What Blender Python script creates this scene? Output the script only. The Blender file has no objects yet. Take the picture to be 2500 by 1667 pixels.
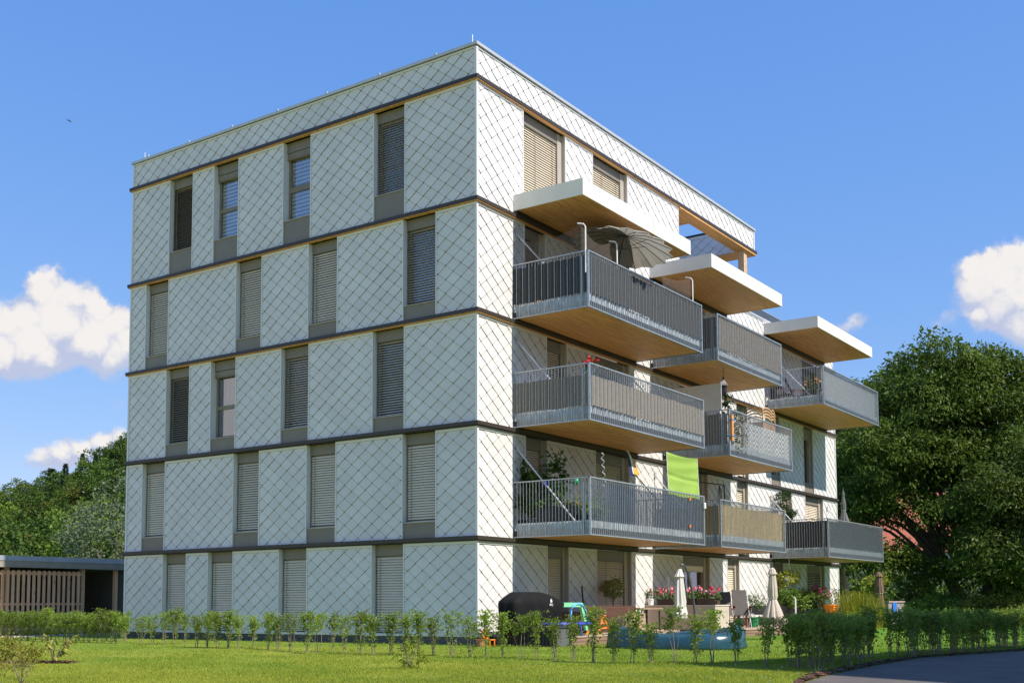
import bpy, math, random
import numpy as np
from mathutils import Vector, Matrix
sc = bpy.context.scene
COL = sc.collection
PI = math.pi
GZ = 0.12                                   # ground level
# ------------------------------------------------------------------ camera
CAM = np.array([-23.7142, -17.5221, 1.1697]); FPX = 2780.29; CV = 1253.2
def _axes():
    a, b, c = [math.radians(v) for v in (55.3045, 4.5563, -0.2494)]
    f = np.array([math.sin(a)*math.cos(b), math.cos(a)*math.cos(b), math.sin(b)])
    r = np.array([math.cos(a), -math.sin(a), 0.0]); u = np.cross(r, f)
    return r*math.cos(c)+u*math.sin(c), -r*math.sin(c)+u*math.cos(c), f
RX, UX, FX = _axes()
cd = bpy.data.cameras.new('camera'); cam = bpy.data.objects.new('camera', cd); COL.objects.link(cam)
cd.sensor_width = 36; cd.lens = FPX/2500*36; cd.shift_y = (CV-833.5)/2500; cd.clip_end = 3000; cd.clip_start = 0.5
cam.matrix_world = Matrix(((RX[0], UX[0], -FX[0], CAM[0]), (RX[1], UX[1], -FX[1], CAM[1]), (RX[2], UX[2], -FX[2], CAM[2]), (0, 0, 0, 1)))
sc.camera = cam
# survey helpers: where a sight line from the photographer meets a real plane of the place
def ray(u, v): return FX + RX*(u-1250)/FPX - UX*(v-CV)/FPX
def gnd(u, v, z=GZ):
    q = ray(u, v); return CAM + q*((z-CAM[2])/q[2])
def fac(u, v, Y=0.0):
    q = ray(u, v); return CAM + q*((Y-CAM[1])/q[1])
def side(u, v, X):
    q = ray(u, v); return CAM + q*((X-CAM[0])/q[0])
def far(u, v, d):
    q = ray(u, v); return CAM + q*d
# ------------------------------------------------------------------ materials
_M = {}
def mat(name, col, rough=.6, metal=0., var=.12, scale=3., bump=0., bscale=40., trans=0., alpha=1., spec=.5, island=0.):
    if name in _M: return _M[name]
    m = bpy.data.materials.new(name); m.use_nodes = True; nt = m.node_tree; N = nt.nodes; L = nt.links
    b = N['Principled BSDF']; b.inputs['Roughness'].default_value = rough; b.inputs['Metallic'].default_value = metal
    b.inputs['Specular IOR Level'].default_value = spec
    tc = N.new('ShaderNodeTexCoord')
    nz = N.new('ShaderNodeTexNoise'); nz.inputs['Scale'].default_value = scale; nz.inputs['Detail'].default_value = 5
    L.new(tc.outputs['Object'], nz.inputs['Vector'])
    mr = N.new('ShaderNodeMapRange'); mr.inputs['From Min'].default_value = .3; mr.inputs['From Max'].default_value = .7
    mr.inputs['To Min'].default_value = 1-var; mr.inputs['To Max'].default_value = 1+var
    L.new(nz.outputs['Fac'], mr.inputs['Value'])
    fac_out = mr.outputs['Result']
    if island:
        g = N.new('ShaderNodeNewGeometry'); mr2 = N.new('ShaderNodeMapRange')
        mr2.inputs['To Min'].default_value = 1-island; mr2.inputs['To Max'].default_value = 1+island
        L.new(g.outputs['Random Per Island'], mr2.inputs['Value'])
        mm = N.new('ShaderNodeMath'); mm.operation = 'MULTIPLY'
        L.new(fac_out, mm.inputs[0]); L.new(mr2.outputs['Result'], mm.inputs[1]); fac_out = mm.outputs[0]
    vm = N.new('ShaderNodeVectorMath'); vm.operation = 'SCALE'; vm.inputs[0].default_value = col[:3]
    L.new(fac_out, vm.inputs['Scale']); L.new(vm.outputs['Vector'], b.inputs['Base Color'])
    if bump:
        n2 = N.new('ShaderNodeTexNoise'); n2.inputs['Scale'].default_value = bscale; n2.inputs['Detail'].default_value = 6
        L.new(tc.outputs['Object'], n2.inputs['Vector'])
        bp = N.new('ShaderNodeBump'); bp.inputs['Strength'].default_value = bump; bp.inputs['Distance'].default_value = .02
        L.new(n2.outputs['Fac'], bp.inputs['Height']); L.new(bp.outputs['Normal'], b.inputs['Normal'])
    out = N['Material Output']; sh = b.outputs['BSDF']
    if trans:
        t = N.new('ShaderNodeBsdfTranslucent'); L.new(vm.outputs['Vector'], t.inputs['Color'])
        mx = N.new('ShaderNodeMixShader'); mx.inputs['Fac'].default_value = trans
        L.new(sh, mx.inputs[1]); L.new(t.outputs['BSDF'], mx.inputs[2]); sh = mx.outputs['Shader']
    if alpha < 1:
        t = N.new('ShaderNodeBsdfTransparent'); mx = N.new('ShaderNodeMixShader'); mx.inputs['Fac'].default_value = alpha
        L.new(t.outputs['BSDF'], mx.inputs[1]); L.new(sh, mx.inputs[2]); sh = mx.outputs['Shader']
    L.new(sh, out.inputs['Surface'])
    _M[name] = m; return m
def leaf_mat(name, c1, c2, rough=.5, trans=.35):
    """two-tone foliage: every leaf picks its own mix of the two colours, clumps drift"""
    if name in _M: return _M[name]
    m = bpy.data.materials.new(name); m.use_nodes = True; nt = m.node_tree; N = nt.nodes; L = nt.links
    b = N['Principled BSDF']; b.inputs['Roughness'].default_value = rough; b.inputs['Specular IOR Level'].default_value = .2
    g = N.new('ShaderNodeNewGeometry'); tc = N.new('ShaderNodeTexCoord'); oi = N.new('ShaderNodeObjectInfo')
    nz = N.new('ShaderNodeTexNoise'); nz.inputs['Scale'].default_value = .9; L.new(tc.outputs['Object'], nz.inputs['Vector'])
    a = N.new('ShaderNodeMath'); a.operation = 'MULTIPLY_ADD'; a.inputs[1].default_value = .55
    L.new(g.outputs['Random Per Island'], a.inputs[0])
    s = N.new('ShaderNodeMath'); s.operation = 'MULTIPLY_ADD'; s.inputs[1].default_value = .9; s.inputs[2].default_value = -.25
    L.new(nz.outputs['Fac'], s.inputs[0]); L.new(s.outputs[0], a.inputs[2])
    mx = N.new('ShaderNodeMix'); mx.data_type = 'RGBA'; mx.inputs[6].default_value = (*c1, 1); mx.inputs[7].default_value = (*c2, 1)
    L.new(a.outputs[0], mx.inputs[0])
    hs = N.new('ShaderNodeHueSaturation'); mr = N.new('ShaderNodeMapRange'); mr.inputs['To Min'].default_value = .74; mr.inputs['To Max'].default_value = 1.26
    L.new(oi.outputs['Random'], mr.inputs['Value']); L.new(mr.outputs['Result'], hs.inputs['Value']); L.new(mx.outputs[2], hs.inputs['Color'])
    L.new(hs.outputs['Color'], b.inputs['Base Color'])
    t = N.new('ShaderNodeBsdfTranslucent'); L.new(hs.outputs['Color'], t.inputs['Color'])
    ms = N.new('ShaderNodeMixShader'); ms.inputs['Fac'].default_value = trans
    L.new(b.outputs['BSDF'], ms.inputs[1]); L.new(t.outputs['BSDF'], ms.inputs[2]); L.new(ms.outputs['Shader'], N['Material Output'].inputs['Surface'])
    _M[name] = m; return m
def wood_mat(name, col, axis='X', var=.28, rough=.6, knots=True):
    if name in _M: return _M[name]
    m = bpy.data.materials.new(name); m.use_nodes = True; nt = m.node_tree; N = nt.nodes; L = nt.links
    b = N['Principled BSDF']; b.inputs['Roughness'].default_value = rough; b.inputs['Specular IOR Level'].default_value = .25
    tc = N.new('ShaderNodeTexCoord'); mp = N.new('ShaderNodeMapping'); L.new(tc.outputs['Object'], mp.inputs['Vector'])
    mp.inputs['Scale'].default_value = {'X': (.5, 9, 9), 'Y': (9, .5, 9), 'Z': (9, 9, .5)}[axis]
    nz = N.new('ShaderNodeTexNoise'); nz.inputs['Scale'].default_value = 1.6; nz.inputs['Detail'].default_value = 7; L.new(mp.outputs['Vector'], nz.inputs['Vector'])
    mr = N.new('ShaderNodeMapRange'); mr.inputs['From Min'].default_value = .3; mr.inputs['From Max'].default_value = .7
    mr.inputs['To Min'].default_value = 1-var; mr.inputs['To Max'].default_value = 1+var*.8; L.new(nz.outputs['Fac'], mr.inputs['Value'])
    fo = mr.outputs['Result']
    if knots:
        mp2 = N.new('ShaderNodeMapping'); mp2.inputs['Scale'].default_value = {'X': (2.2, 6, 6), 'Y': (6, 2.2, 6), 'Z': (6, 6, 2.2)}[axis]; L.new(tc.outputs['Object'], mp2.inputs['Vector'])
        vo = N.new('ShaderNodeTexVoronoi'); vo.inputs['Scale'].default_value = 1.0; L.new(mp2.outputs['Vector'], vo.inputs['Vector'])
        k = N.new('ShaderNodeMapRange'); k.inputs['From Min'].default_value = .06; k.inputs['From Max'].default_value = .2; k.inputs['To Min'].default_value = .5; k.inputs['To Max'].default_value = 1.
        L.new(vo.outputs['Distance'], k.inputs['Value'])
        mm = N.new('ShaderNodeMath'); mm.operation = 'MULTIPLY'; L.new(fo, mm.inputs[0]); L.new(k.outputs['Result'], mm.inputs[1]); fo = mm.outputs[0]
    vm = N.new('ShaderNodeVectorMath'); vm.operation = 'SCALE'; vm.inputs[0].default_value = col
    L.new(fo, vm.inputs['Scale']); L.new(vm.outputs['Vector'], b.inputs['Base Color']); _M[name] = m; return m
def glass_mat():
    if 'window glass' in _M: return _M['window glass']
    m = bpy.data.materials.new('window glass'); m.use_nodes = True; b = m.node_tree.nodes['Principled BSDF']
    b.inputs['Base Color'].default_value = (.02, .024, .03, 1); b.inputs['Roughness'].default_value = .03; b.inputs['Specular IOR Level'].default_value = .9
    N = m.node_tree.nodes; L = m.node_tree.links
    tc = N.new('ShaderNodeTexCoord'); nz = N.new('ShaderNodeTexNoise'); nz.inputs['Scale'].default_value = 1.2; L.new(tc.outputs['Object'], nz.inputs['Vector'])
    bp = N.new('ShaderNodeBump'); bp.inputs['Strength'].default_value = .02; bp.inputs['Distance'].default_value = .05; L.new(nz.outputs['Fac'], bp.inputs['Height']); L.new(bp.outputs['Normal'], b.inputs['Normal'])
    t = N.new('ShaderNodeBsdfTransparent'); mx = N.new('ShaderNodeMixShader'); mx.inputs['Fac'].default_value = .38
    L.new(t.outputs['BSDF'], mx.inputs[1]); L.new(b.outputs['BSDF'], mx.inputs[2])
    gl = N.new('ShaderNodeBsdfGlossy'); gl.inputs['Roughness'].default_value = .02; gl.inputs['Color'].default_value = (.9, .93, 1, 1); L.new(bp.outputs['Normal'], gl.inputs['Normal']); m2 = N.new('ShaderNodeMixShader'); m2.inputs['Fac'].default_value = .26
    L.new(mx.outputs['Shader'], m2.inputs[1]); L.new(gl.outputs['BSDF'], m2.inputs[2]); L.new(m2.outputs['Shader'], N['Material Output'].inputs['Surface'])
    _M['window glass'] = m; return m
WHITE = mat('coated aluminium shingle', (.665, .65, .645), .5, 0, .06, .8, island=.04)
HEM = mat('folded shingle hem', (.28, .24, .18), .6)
SEAM_SHADE = mat('shingle seam and gap shade', (.05, .045, .038), .7)  # dark colour stands in for the shade in the gap under each shingle
TRIM = mat('white sheet trim', (.70, .69, .69), .4, 0, .03)
WALLC = mat('building core', (.12, .11, .10), .9)
BAND = mat('bronze sheet ledge', (.042, .032, .025), .5, 0, .06)
TAUPE = mat('taupe sheet panel', (.205, .18, .145), .5, 0, .05)
TAUPEJ = mat('taupe jamb sheet', (.40, .36, .31), .5, 0, .05)
FRAME = mat('brown window frame', (.22, .18, .13), .5)
BLIND = mat('beige blind slat', (.74, .64, .49), .45, 0, .04)
BLINDD = mat('bronze blind slat', (.36, .30, .22), .4, 0, .05)
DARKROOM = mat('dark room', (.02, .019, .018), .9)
GALV = mat('galvanised steel', (.40, .425, .445), .38, .55, .22, 14., .12, 60.)
GALVS = mat('galvanised sheet', (.50, .54, .57), .42, .45, .25, 5., .15, 90.)
STEEL = mat('pale steel tube', (.62, .63, .63), .35, .4)
CLT = wood_mat('spruce board', (.58, .30, .11), 'X')
CLTY = wood_mat('spruce board crosswise', (.58, .30, .11), 'Y')
LARCH = wood_mat('larch slat', (.74, .44, .26), 'Z', .25)
DECKW = wood_mat('weathered deck board', (.40, .30, .23), 'X', .2, .8, False)
FASC = mat('cream fascia sheet', (.72, .69, .63), .5, 0, .05, 1.5)
BLACKM = mat('black plastic', (.012, .012, .013), .5)
GREYM = mat('dark grey metal', (.07, .075, .08), .5)
BARK = mat('bark', (.11, .085, .06), .9, 0, .3, 8., .5, 20.)
TWIG = mat('pale twig', (.24, .19, .14), .85, 0, .25, 10.)
TERRA = mat('terracotta', (.45, .19, .10), .8)
WPLAST = mat('white plastic', (.78, .77, .74), .5)
# ------------------------------------------------------------------ mesh builder
WL = {}                                     # world position of every thing's origin
class MB:
    def __init__(s): s.v = []; s.f = []; s.m = []
    def quad(s, a, b, c, d, mi=0):
        n = len(s.v); s.v += [tuple(map(float, p)) for p in (a, b, c, d)]; s.f.append((n, n+1, n+2, n+3)); s.m.append(mi)
    def poly(s, P, mi=0):
        n = len(s.v); s.v += [tuple(map(float, p)) for p in P]; s.f.append(tuple(range(n, n+len(P)))); s.m.append(mi)
    def box(s, x0, x1, y0, y1, z0, z1, mi=0):
        if x0 > x1: x0, x1 = x1, x0
        if y0 > y1: y0, y1 = y1, y0
        if z0 > z1: z0, z1 = z1, z0
        n = len(s.v)
        s.v += [(x, y, z) for z in (z0, z1) for (x, y) in ((x0, y0), (x1, y0), (x1, y1), (x0, y1))]
        for q in ((3, 2, 1, 0), (4, 5, 6, 7), (0, 1, 5, 4), (1, 2, 6, 5), (2, 3, 7, 6), (3, 0, 4, 7)):
            s.f.append(tuple(n+i for i in q)); s.m.append(mi)
    def obox(s, c, ax, ay, az, mi=0):       # oriented box: centre and three half-axis vectors
        c, ax, ay, az = [np.array(q, float) for q in (c, ax, ay, az)]
        n = len(s.v)
        for k in (-1, 1):
            for (i, j) in ((-1, -1), (1, -1), (1, 1), (-1, 1)): s.v.append(tuple(c+i*ax+j*ay+k*az))
        for q in ((3, 2, 1, 0), (4, 5, 6, 7), (0, 1, 5, 4), (1, 2, 6, 5), (2, 3, 7, 6), (3, 0, 4, 7)):
            s.f.append(tuple(n+i for i in q)); s.m.append(mi)
    def tube(s, P, r, n=6, mi=0, cap=True):
        P = [np.array(p, float) for p in P]; R = r if hasattr(r, '__len__') else [r]*len(P)
        b = len(s.v)
        for i, p in enumerate(P):
            t = P[min(i+1, len(P)-1)]-P[max(i-1, 0)]; t = t/(np.linalg.norm(t)+1e-9)
            a = np.cross(t, (0, 0, 1) if abs(t[2]) < .9 else (1, 0, 0)); a /= np.linalg.norm(a)+1e-9; c = np.cross(t, a)
            for k in range(n):
                w = 2*PI*k/n; s.v.append(tuple(p+R[i]*(a*math.cos(w)+c*math.sin(w))))
        for i in range(len(P)-1):
            for k in range(n):
                s.f.append((b+i*n+k, b+i*n+(k+1) % n, b+(i+1)*n+(k+1) % n, b+(i+1)*n+k)); s.m.append(mi)
        if cap:
            s.f.append(tuple(b+k for k in range(n))[::-1]); s.m.append(mi)
            s.f.append(tuple(b+(len(P)-1)*n+k for k in range(n))); s.m.append(mi)
    def lathe(s, prof, c, n=16, mi=0, wob=None):    # prof: (radius, z)
        b = len(s.v)
        for i, (r, z) in enumerate(prof):
            for k in range(n):
                w = 2*PI*k/n; rr = r*(wob(w, i) if wob else 1); s.v.append((c[0]+rr*math.cos(w), c[1]+rr*math.sin(w), c[2]+z))
        for i in range(len(prof)-1):
            for k in range(n):
                s.f.append((b+i*n+k, b+i*n+(k+1) % n, b+(i+1)*n+(k+1) % n, b+(i+1)*n+k)); s.m.append(mi)
        s.f.append(tuple(b+k for k in range(n))[::-1]); s.m.append(mi)
        s.f.append(tuple(b+(len(prof)-1)*n+k for k in range(n))); s.m.append(mi)
    def rings(s, R, mi=0, cap=True):        # loft through rings of equal point count
        b = len(s.v); n = len(R[0])
        for r in R: s.v += [tuple(map(float, p)) for p in r]
        for i in range(len(R)-1):
            for k in range(n):
                s.f.append((b+i*n+k, b+i*n+(k+1) % n, b+(i+1)*n+(k+1) % n, b+(i+1)*n+k)); s.m.append(mi)
        if cap:
            s.f.append(tuple(b+k for k in range(n))[::-1]); s.m.append(mi); s.f.append(tuple(b+(len(R)-1)*n+k for k in range(n))); s.m.append(mi)
    def arr(s, V, k=4, mi=0):               # numpy (n*k,3): one k-gon after another
        n = len(s.v); s.v += V.tolist(); q = len(V)//k
        s.f += [tuple(range(n+i*k, n+i*k+k)) for i in range(q)]; s.m += [mi]*q
    def build(s, name, mats, parent=None, loc=None, smooth=False):
        me = bpy.data.meshes.new(name); o = bpy.data.objects.new(name, me); COL.objects.link(o)
        if parent is not None:
            o.parent = parent; L = WL[parent]; WL[o] = L
        else:
            L = tuple(loc) if loc is not None else (0, 0, 0); o.location = L; WL[o] = L
        V = np.array(s.v, dtype=np.float64).reshape(-1, 3)-np.array(L)
        me.from_pydata(V.tolist(), [], s.f)
        for mt in (mats if isinstance(mats, (list, tuple)) else [mats]): me.materials.append(mt)
        me.polygons.foreach_set('material_index', s.m)
        if smooth: me.polygons.foreach_set('use_smooth', [True]*len(s.f))
        me.update(); return o
def tag(o, label=None, cat=None, group=None, kind=None):
    if label: o['label'] = label
    if cat: o['category'] = cat
    if group: o['group'] = group
    if kind: o['kind'] = kind
    return o
def thing(name, loc, label, cat, group=None):
    o = bpy.data.objects.new(name, None); COL.objects.link(o); o.location = tuple(map(float, loc)); o.empty_display_size = .2
    WL[o] = tuple(map(float, loc)); return tag(o, label, cat, group)
def copy_tree(o, parent=None):
    c = o.copy(); COL.objects.link(c); c.parent = parent
    for ch in list(o.children): copy_tree(ch, c)
    return c
# ------------------------------------------------------------------ foliage
def unit(rng, n):
    d = rng.normal(size=(n, 3)); return d/np.linalg.norm(d, axis=1)[:, None]
def leaves(rng, C, D, Ls, Ws):
    n = len(C); D = D/np.linalg.norm(D, axis=1)[:, None]
    S = np.cross(D, unit(rng, n)); S /= np.linalg.norm(S, axis=1)[:, None]+1e-9
    l = np.asarray(Ls).reshape(-1, 1); w = np.asarray(Ws).reshape(-1, 1)
    N = np.cross(D, S)
    return np.stack([C, C+D*l*.5+S*w*.5+N*l*.06, C+D*l-N*l*.08, C+D*l*.5-S*w*.5+N*l*.06], 1).reshape(-1, 3)
def crown(rng, c, rad, nc, per, cr, Ll, Wl, droop=.35, shell=.55, lump=.22, flat=.6):
    """leaf clumps through the volume of a lumpy ellipsoid"""
    d = unit(rng, nc); k = rng.normal(size=(5, 3))*2.2; ph = rng.uniform(0, 6.28, 5)
    lob = 1+lump*np.sin(d@k.T+ph).mean(1)*2.2
    r = (shell+(1-shell)*rng.random(nc)**.6)*lob
    C = np.array(c)+d*r[:, None]*np.array(rad)
    P = np.repeat(C, per, 0); O = np.repeat(d, per, 0); n = len(P)
    off = rng.normal(size=(n, 3))*cr*np.array([1, 1, flat]); P = P+off
    D = O*.5+unit(rng, n)*.8+np.array([0, 0, -droop])
    return leaves(rng, P, D, Ll*rng.uniform(.7, 1.3, n), Wl*rng.uniform(.7, 1.3, n))
# ------------------------------------------------------------------ world and sun
ELEV = math.radians(48.6); SUNV = np.array([.02, -1.0, 0]); SUNV = SUNV/np.linalg.norm(SUNV)*math.cos(ELEV); SUNV[2] = math.sin(ELEV)
W = bpy.data.worlds.new('World'); sc.world = W; W.use_nodes = True
def world():
    nt = W.node_tree; N = nt.nodes; L = nt.links; bg = N['Background']
    sky = N.new('ShaderNodeTexSky'); sky.sky_type = 'NISHITA'; sky.sun_disc = False; sky.sun_elevation = ELEV; sky.sun_rotation = math.radians(180)
    sky.air_density = SKY_AIR; sky.dust_density = SKY_DUST; sky.ozone_density = SKY_OZ; sky.altitude = 500
    hs = N.new('ShaderNodeHueSaturation'); hs.inputs['Saturation'].default_value = SKY_SAT; hs.inputs['Hue'].default_value = SKY_HUE; hs.inputs['Value'].default_value = SKY_VAL
    sp = N.new('ShaderNodeSeparateColor'); cb = N.new('ShaderNodeCombineColor'); L.new(sky.outputs['Color'], sp.inputs[0])
    for i, (g, x0, t) in enumerate(zip(SKY_G, SKY_X0, SKY_T)):     # the photograph's clear noon sky varies less from zenith to horizon
        d = N.new('ShaderNodeMath'); d.operation = 'DIVIDE'; d.inputs[1].default_value = x0; L.new(sp.outputs[i], d.inputs[0])
        pw = N.new('ShaderNodeMath'); pw.operation = 'POWER'; pw.inputs[1].default_value = g; L.new(d.outputs[0], pw.inputs[0])
        ml = N.new('ShaderNodeMath'); ml.operation = 'MULTIPLY'; ml.inputs[1].default_value = t/SKY_STR; L.new(pw.outputs[0], ml.inputs[0]); L.new(ml.outputs[0], cb.inputs[i])
    L.new(cb.outputs[0], hs.inputs['Color'])
    tc = N.new('ShaderNodeTexCoord')
    def noise(scale, detail, rough=.6):
        n = N.new('ShaderNodeTexNoise'); n.inputs['Scale'].default_value = scale; n.inputs['Detail'].default_value = detail; n.inputs['Roughness'].default_value = rough
        L.new(tc.outputs['Generated'], n.inputs['Vector']); return n
    def math_(op, a, b=None, c=None):
        m = N.new('ShaderNodeMath'); m.operation = op
        for i, x in enumerate((a, b, c)):
            if x is None: continue
            if isinstance(x, (int, float)): m.inputs[i].default_value = x
            else: L.new(x, m.inputs[i])
        return m.outputs[0]
    nw = noise(38, 6, .62)
    sub = N.new('ShaderNodeVectorMath'); sub.operation = 'SUBTRACT'; L.new(nw.outputs['Color'], sub.inputs[0]); sub.inputs[1].default_value = (.5, .5, .5)
    scl = N.new('ShaderNodeVectorMath'); scl.operation = 'SCALE'; L.new(sub.outputs[0], scl.inputs[0]); scl.inputs['Scale'].default_value = .026
    add = N.new('ShaderNodeVectorMath'); L.new(tc.outputs['Generated'], add.inputs[0]); L.new(scl.outputs[0], add.inputs[1])
    dens = 0.0; lit = 0.0
    def blob(u, v, r, w=1.0, q=None):
        q = ray(u, v) if q is None else np.array(q, float); q = q/np.linalg.norm(q)
        dn = N.new('ShaderNodeVectorMath'); dn.operation = 'DISTANCE'; L.new(add.outputs[0], dn.inputs[0]); dn.inputs[1].default_value = q.tolist()
        mr = N.new('ShaderNodeMapRange'); mr.interpolation_type = 'SMOOTHSTEP'; R = r/FPX*1.0
        mr.inputs['From Min'].default_value = R*.25; mr.inputs['From Max'].default_value = R*1.25; mr.inputs['To Min'].default_value = w; mr.inputs['To Max'].default_value = 0
        L.new(dn.outputs['Value'], mr.inputs['Value']); return mr.outputs['Result']
    B = [(108, 688, 40), (118, 728, 58), (172, 742, 62), (214, 738, 42), (248, 772, 56), (285, 815, 60), (150, 805, 90), (232, 842, 75), (312, 790, 55), (330, 850, 60),
         (5, 800, 85), (62, 792, 55), (70, 855, 75), (0, 880, 60), (120, 880, 50, .8), (285, 880, 55, .8), (300, 757, 24, .55), (290, 985, 30, .4),
         (95, 1128, 45, .8), (150, 1112, 48), (205, 1102, 45), (255, 1088, 42), (300, 1075, 40, .8),
         (2378, 668, 50), (2420, 660, 55), (2490, 640, 62), (2460, 690, 80), (2400, 715, 70, .85), (2500, 730, 90, .9), (2440, 760, 70, .75), (2395, 785, 34, .8), (2500, 800, 60, .7), (2545, 690, 110),
         (2325, 775, 34, .45), (2290, 800, 22, .4), (2092, 775, 26, .5), (2070, 795, 34, .55), (2045, 805, 24, .4)]
    for (dx, dy, dz, r) in FILL_CLOUDS: B.append((0, 0, r*FPX, 1.0, (dx, dy, dz)))
    for b in B:
        x = blob(*b[:3], *(b[3:])); dens = math_('ADD', dens, x)
        y = blob(b[0]-b[2]*.12, b[1]-b[2]*.32, b[2]*.8, *(b[3:])); lit = math_('MAXIMUM', lit, y)
    fn = noise(95, 8, .68)
    d2 = math_('ADD', dens, math_('MULTIPLY', math_('SUBTRACT', fn.outputs['Fac'], .5), 1.1))
    cov = N.new('ShaderNodeMapRange'); cov.interpolation_type = 'SMOOTHSTEP'; cov.inputs['From Min'].default_value = .18; cov.inputs['From Max'].default_value = 1.05; L.new(d2, cov.inputs['Value'])
    gate = N.new('ShaderNodeMapRange'); gate.inputs['From Min'].default_value = .02; gate.inputs['From Max'].default_value = .15; L.new(dens, gate.inputs['Value'])
    cv = math_('MULTIPLY', math_('MULTIPLY', cov.outputs['Result'], gate.outputs['Result']), .96)
    f2 = noise(60, 6, .6)
    li = math_('ADD', lit, math_('MULTIPLY', math_('SUBTRACT', f2.outputs['Fac'], .5), .9))
    lr = N.new('ShaderNodeMapRange'); lr.interpolation_type = 'SMOOTHSTEP'; lr.inputs['From Min'].default_value = .25; lr.inputs['From Max'].default_value = .95; L.new(li, lr.inputs['Value'])
    cc = N.new('ShaderNodeMix'); cc.data_type = 'RGBA'; k = CLOUD/EXPO
    cc.inputs[6].default_value = (.56*k, .62*k, .82*k, 1); cc.inputs[7].default_value = (1.0*k, .95*k, .91*k, 1); L.new(lr.outputs['Result'], cc.inputs[0])
    mx = N.new('ShaderNodeMix'); mx.data_type = 'RGBA'; L.new(cv, mx.inputs[0]); L.new(hs.outputs['Color'], mx.inputs[6]); L.new(cc.outputs[2], mx.inputs[7])
    L.new(mx.outputs[2], bg.inputs['Color']); bg.inputs['Strength'].default_value = SKY_STR
SKY_AIR, SKY_DUST, SKY_OZ, SKY_SAT, SKY_HUE, SKY_VAL, SKY_STR, CLOUD = 1.0, .0, 1.5, 1.0, .5, 1.0, .10, 9.4
EXPO = 1.36
FILL_CLOUDS = [(-1, .62, .30, .16), (-1, 1.15, .26, .12), (-1, -.3, .5, .11)]  # added unseen clouds: whiter, brighter light for the shaded left facade
SKY_G, SKY_X0, SKY_T = (.84, .56, .27), (1.06, 1.9, 3.6), (.140/EXPO, .345/EXPO, .83/EXPO)
SUN_STR = 5.0
world()
ld = bpy.data.lights.new('sun', 'SUN'); ld.energy = SUN_STR; ld.angle = math.radians(.53); ld.color = (1, .925, .81)
sun = bpy.data.objects.new('sun', ld); COL.objects.link(sun); sun.rotation_euler = Vector((-SUNV).tolist()).to_track_quat('-Z', 'Y').to_euler(); sun.location = (0, -60, 60)
sc.view_settings.view_transform = 'Standard'; sc.view_settings.look = 'None'; sc.view_settings.exposure = math.log2(EXPO); sc.view_settings.gamma = 1
# ------------------------------------------------------------------ the apartment building
LL, RR, RT = 14.44, 27.88, 18.76
ZT = {0: .333, 1: 2.95, 2: 5.95, 3: 8.95, 4: 11.95, 5: 15.28}      # top of the ledge under each storey
ROOF = 16.2; HW, HH = .2585, .19
apt = thing('apartment_building', (0, 0, GZ), 'five storey apartment block clad in white diamond shingles with wood lined balconies', 'apartment building')
def LP(a, z, o): return (-o, a, z)          # left facade: a runs along +Y, o = distance out of the wall
def RP(a, z, o): return (a, -o, z)
def clip(P, a0, a1, z0, z1):
    for ax, lim, sg in ((0, a0, 1), (0, a1, -1), (1, z0, 1), (1, z1, -1)):
        Q = []
        for i in range(len(P)):
            p, q = P[i], P[(i+1) % len(P)]; dp = (p[ax]-lim)*sg; dq = (q[ax]-lim)*sg
            if dp >= 0: Q.append(p)
            if dp*dq < 0:
                t = dp/(dp-dq); Q.append((p[0]+t*(q[0]-p[0]), p[1]+t*(q[1]-p[1])))
        P = Q
        if len(P) < 3: return []
    return P
def shingles(mb, F, a0, a1, z0, z1, aoff=0., zoff=0., flip=False, proud=.018, tip=.017):
    rng = random.Random(int(a0*1000+z0*77))
    j0 = int((z0-zoff)/HH)-2; j1 = int((z1-zoff)/HH)+2; i0 = int((a0-aoff)/HW)-2; i1 = int((a1-aoff)/HW)+2
    for j in range(j0, j1+1):
        for i in range(i0, i1+1):
            if (i+j) % 2: continue
            ca, cz = aoff+i*HW, zoff+j*HH; jit = rng.uniform(-.0025, .0025); tl = rng.uniform(-.004, .004)
            P = clip([(ca, cz+HH), (ca+HW, cz), (ca, cz-HH), (ca-HW, cz)], a0, a1, z0, z1)
            if not P: continue
            lift = lambda p: .006+proud*(cz+HH-p[1])/(2*HH)+jit+tl*(p[0]-ca)/HW
            Q = [F(p[0], p[1], lift(p)) for p in P]
            mb.poly(Q if not flip else Q[::-1], 0)
            for k in range(len(P)):
                p, q = P[k], P[(k+1) % len(P)]; ma, mz = (p[0]+q[0])/2, (p[1]+q[1])/2
                if mz < cz and abs(abs(ma-ca)/HW+abs(mz-cz)/HH-1) < .01 and abs(p[0]-q[0]) > .01:
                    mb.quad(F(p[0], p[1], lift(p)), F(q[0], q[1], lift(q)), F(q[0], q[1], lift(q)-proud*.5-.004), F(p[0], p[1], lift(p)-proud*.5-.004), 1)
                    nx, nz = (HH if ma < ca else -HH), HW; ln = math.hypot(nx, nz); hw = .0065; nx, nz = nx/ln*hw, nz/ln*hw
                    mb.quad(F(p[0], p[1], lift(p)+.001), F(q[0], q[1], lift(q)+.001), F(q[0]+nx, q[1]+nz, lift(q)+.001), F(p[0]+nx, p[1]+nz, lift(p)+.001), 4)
            if a0+.02 < ca < a1-.02 and z0+.03 < cz-HH < z1-.03:
                o = proud+.0105; zb = cz-HH
                mb.poly([F(ca-tip*.9, zb+tip*.2, o), F(ca, zb-tip*1.1, o-.012), F(ca+tip*.9, zb+tip*.2, o), F(ca, zb+tip*1.2, o)], 1)
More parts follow.
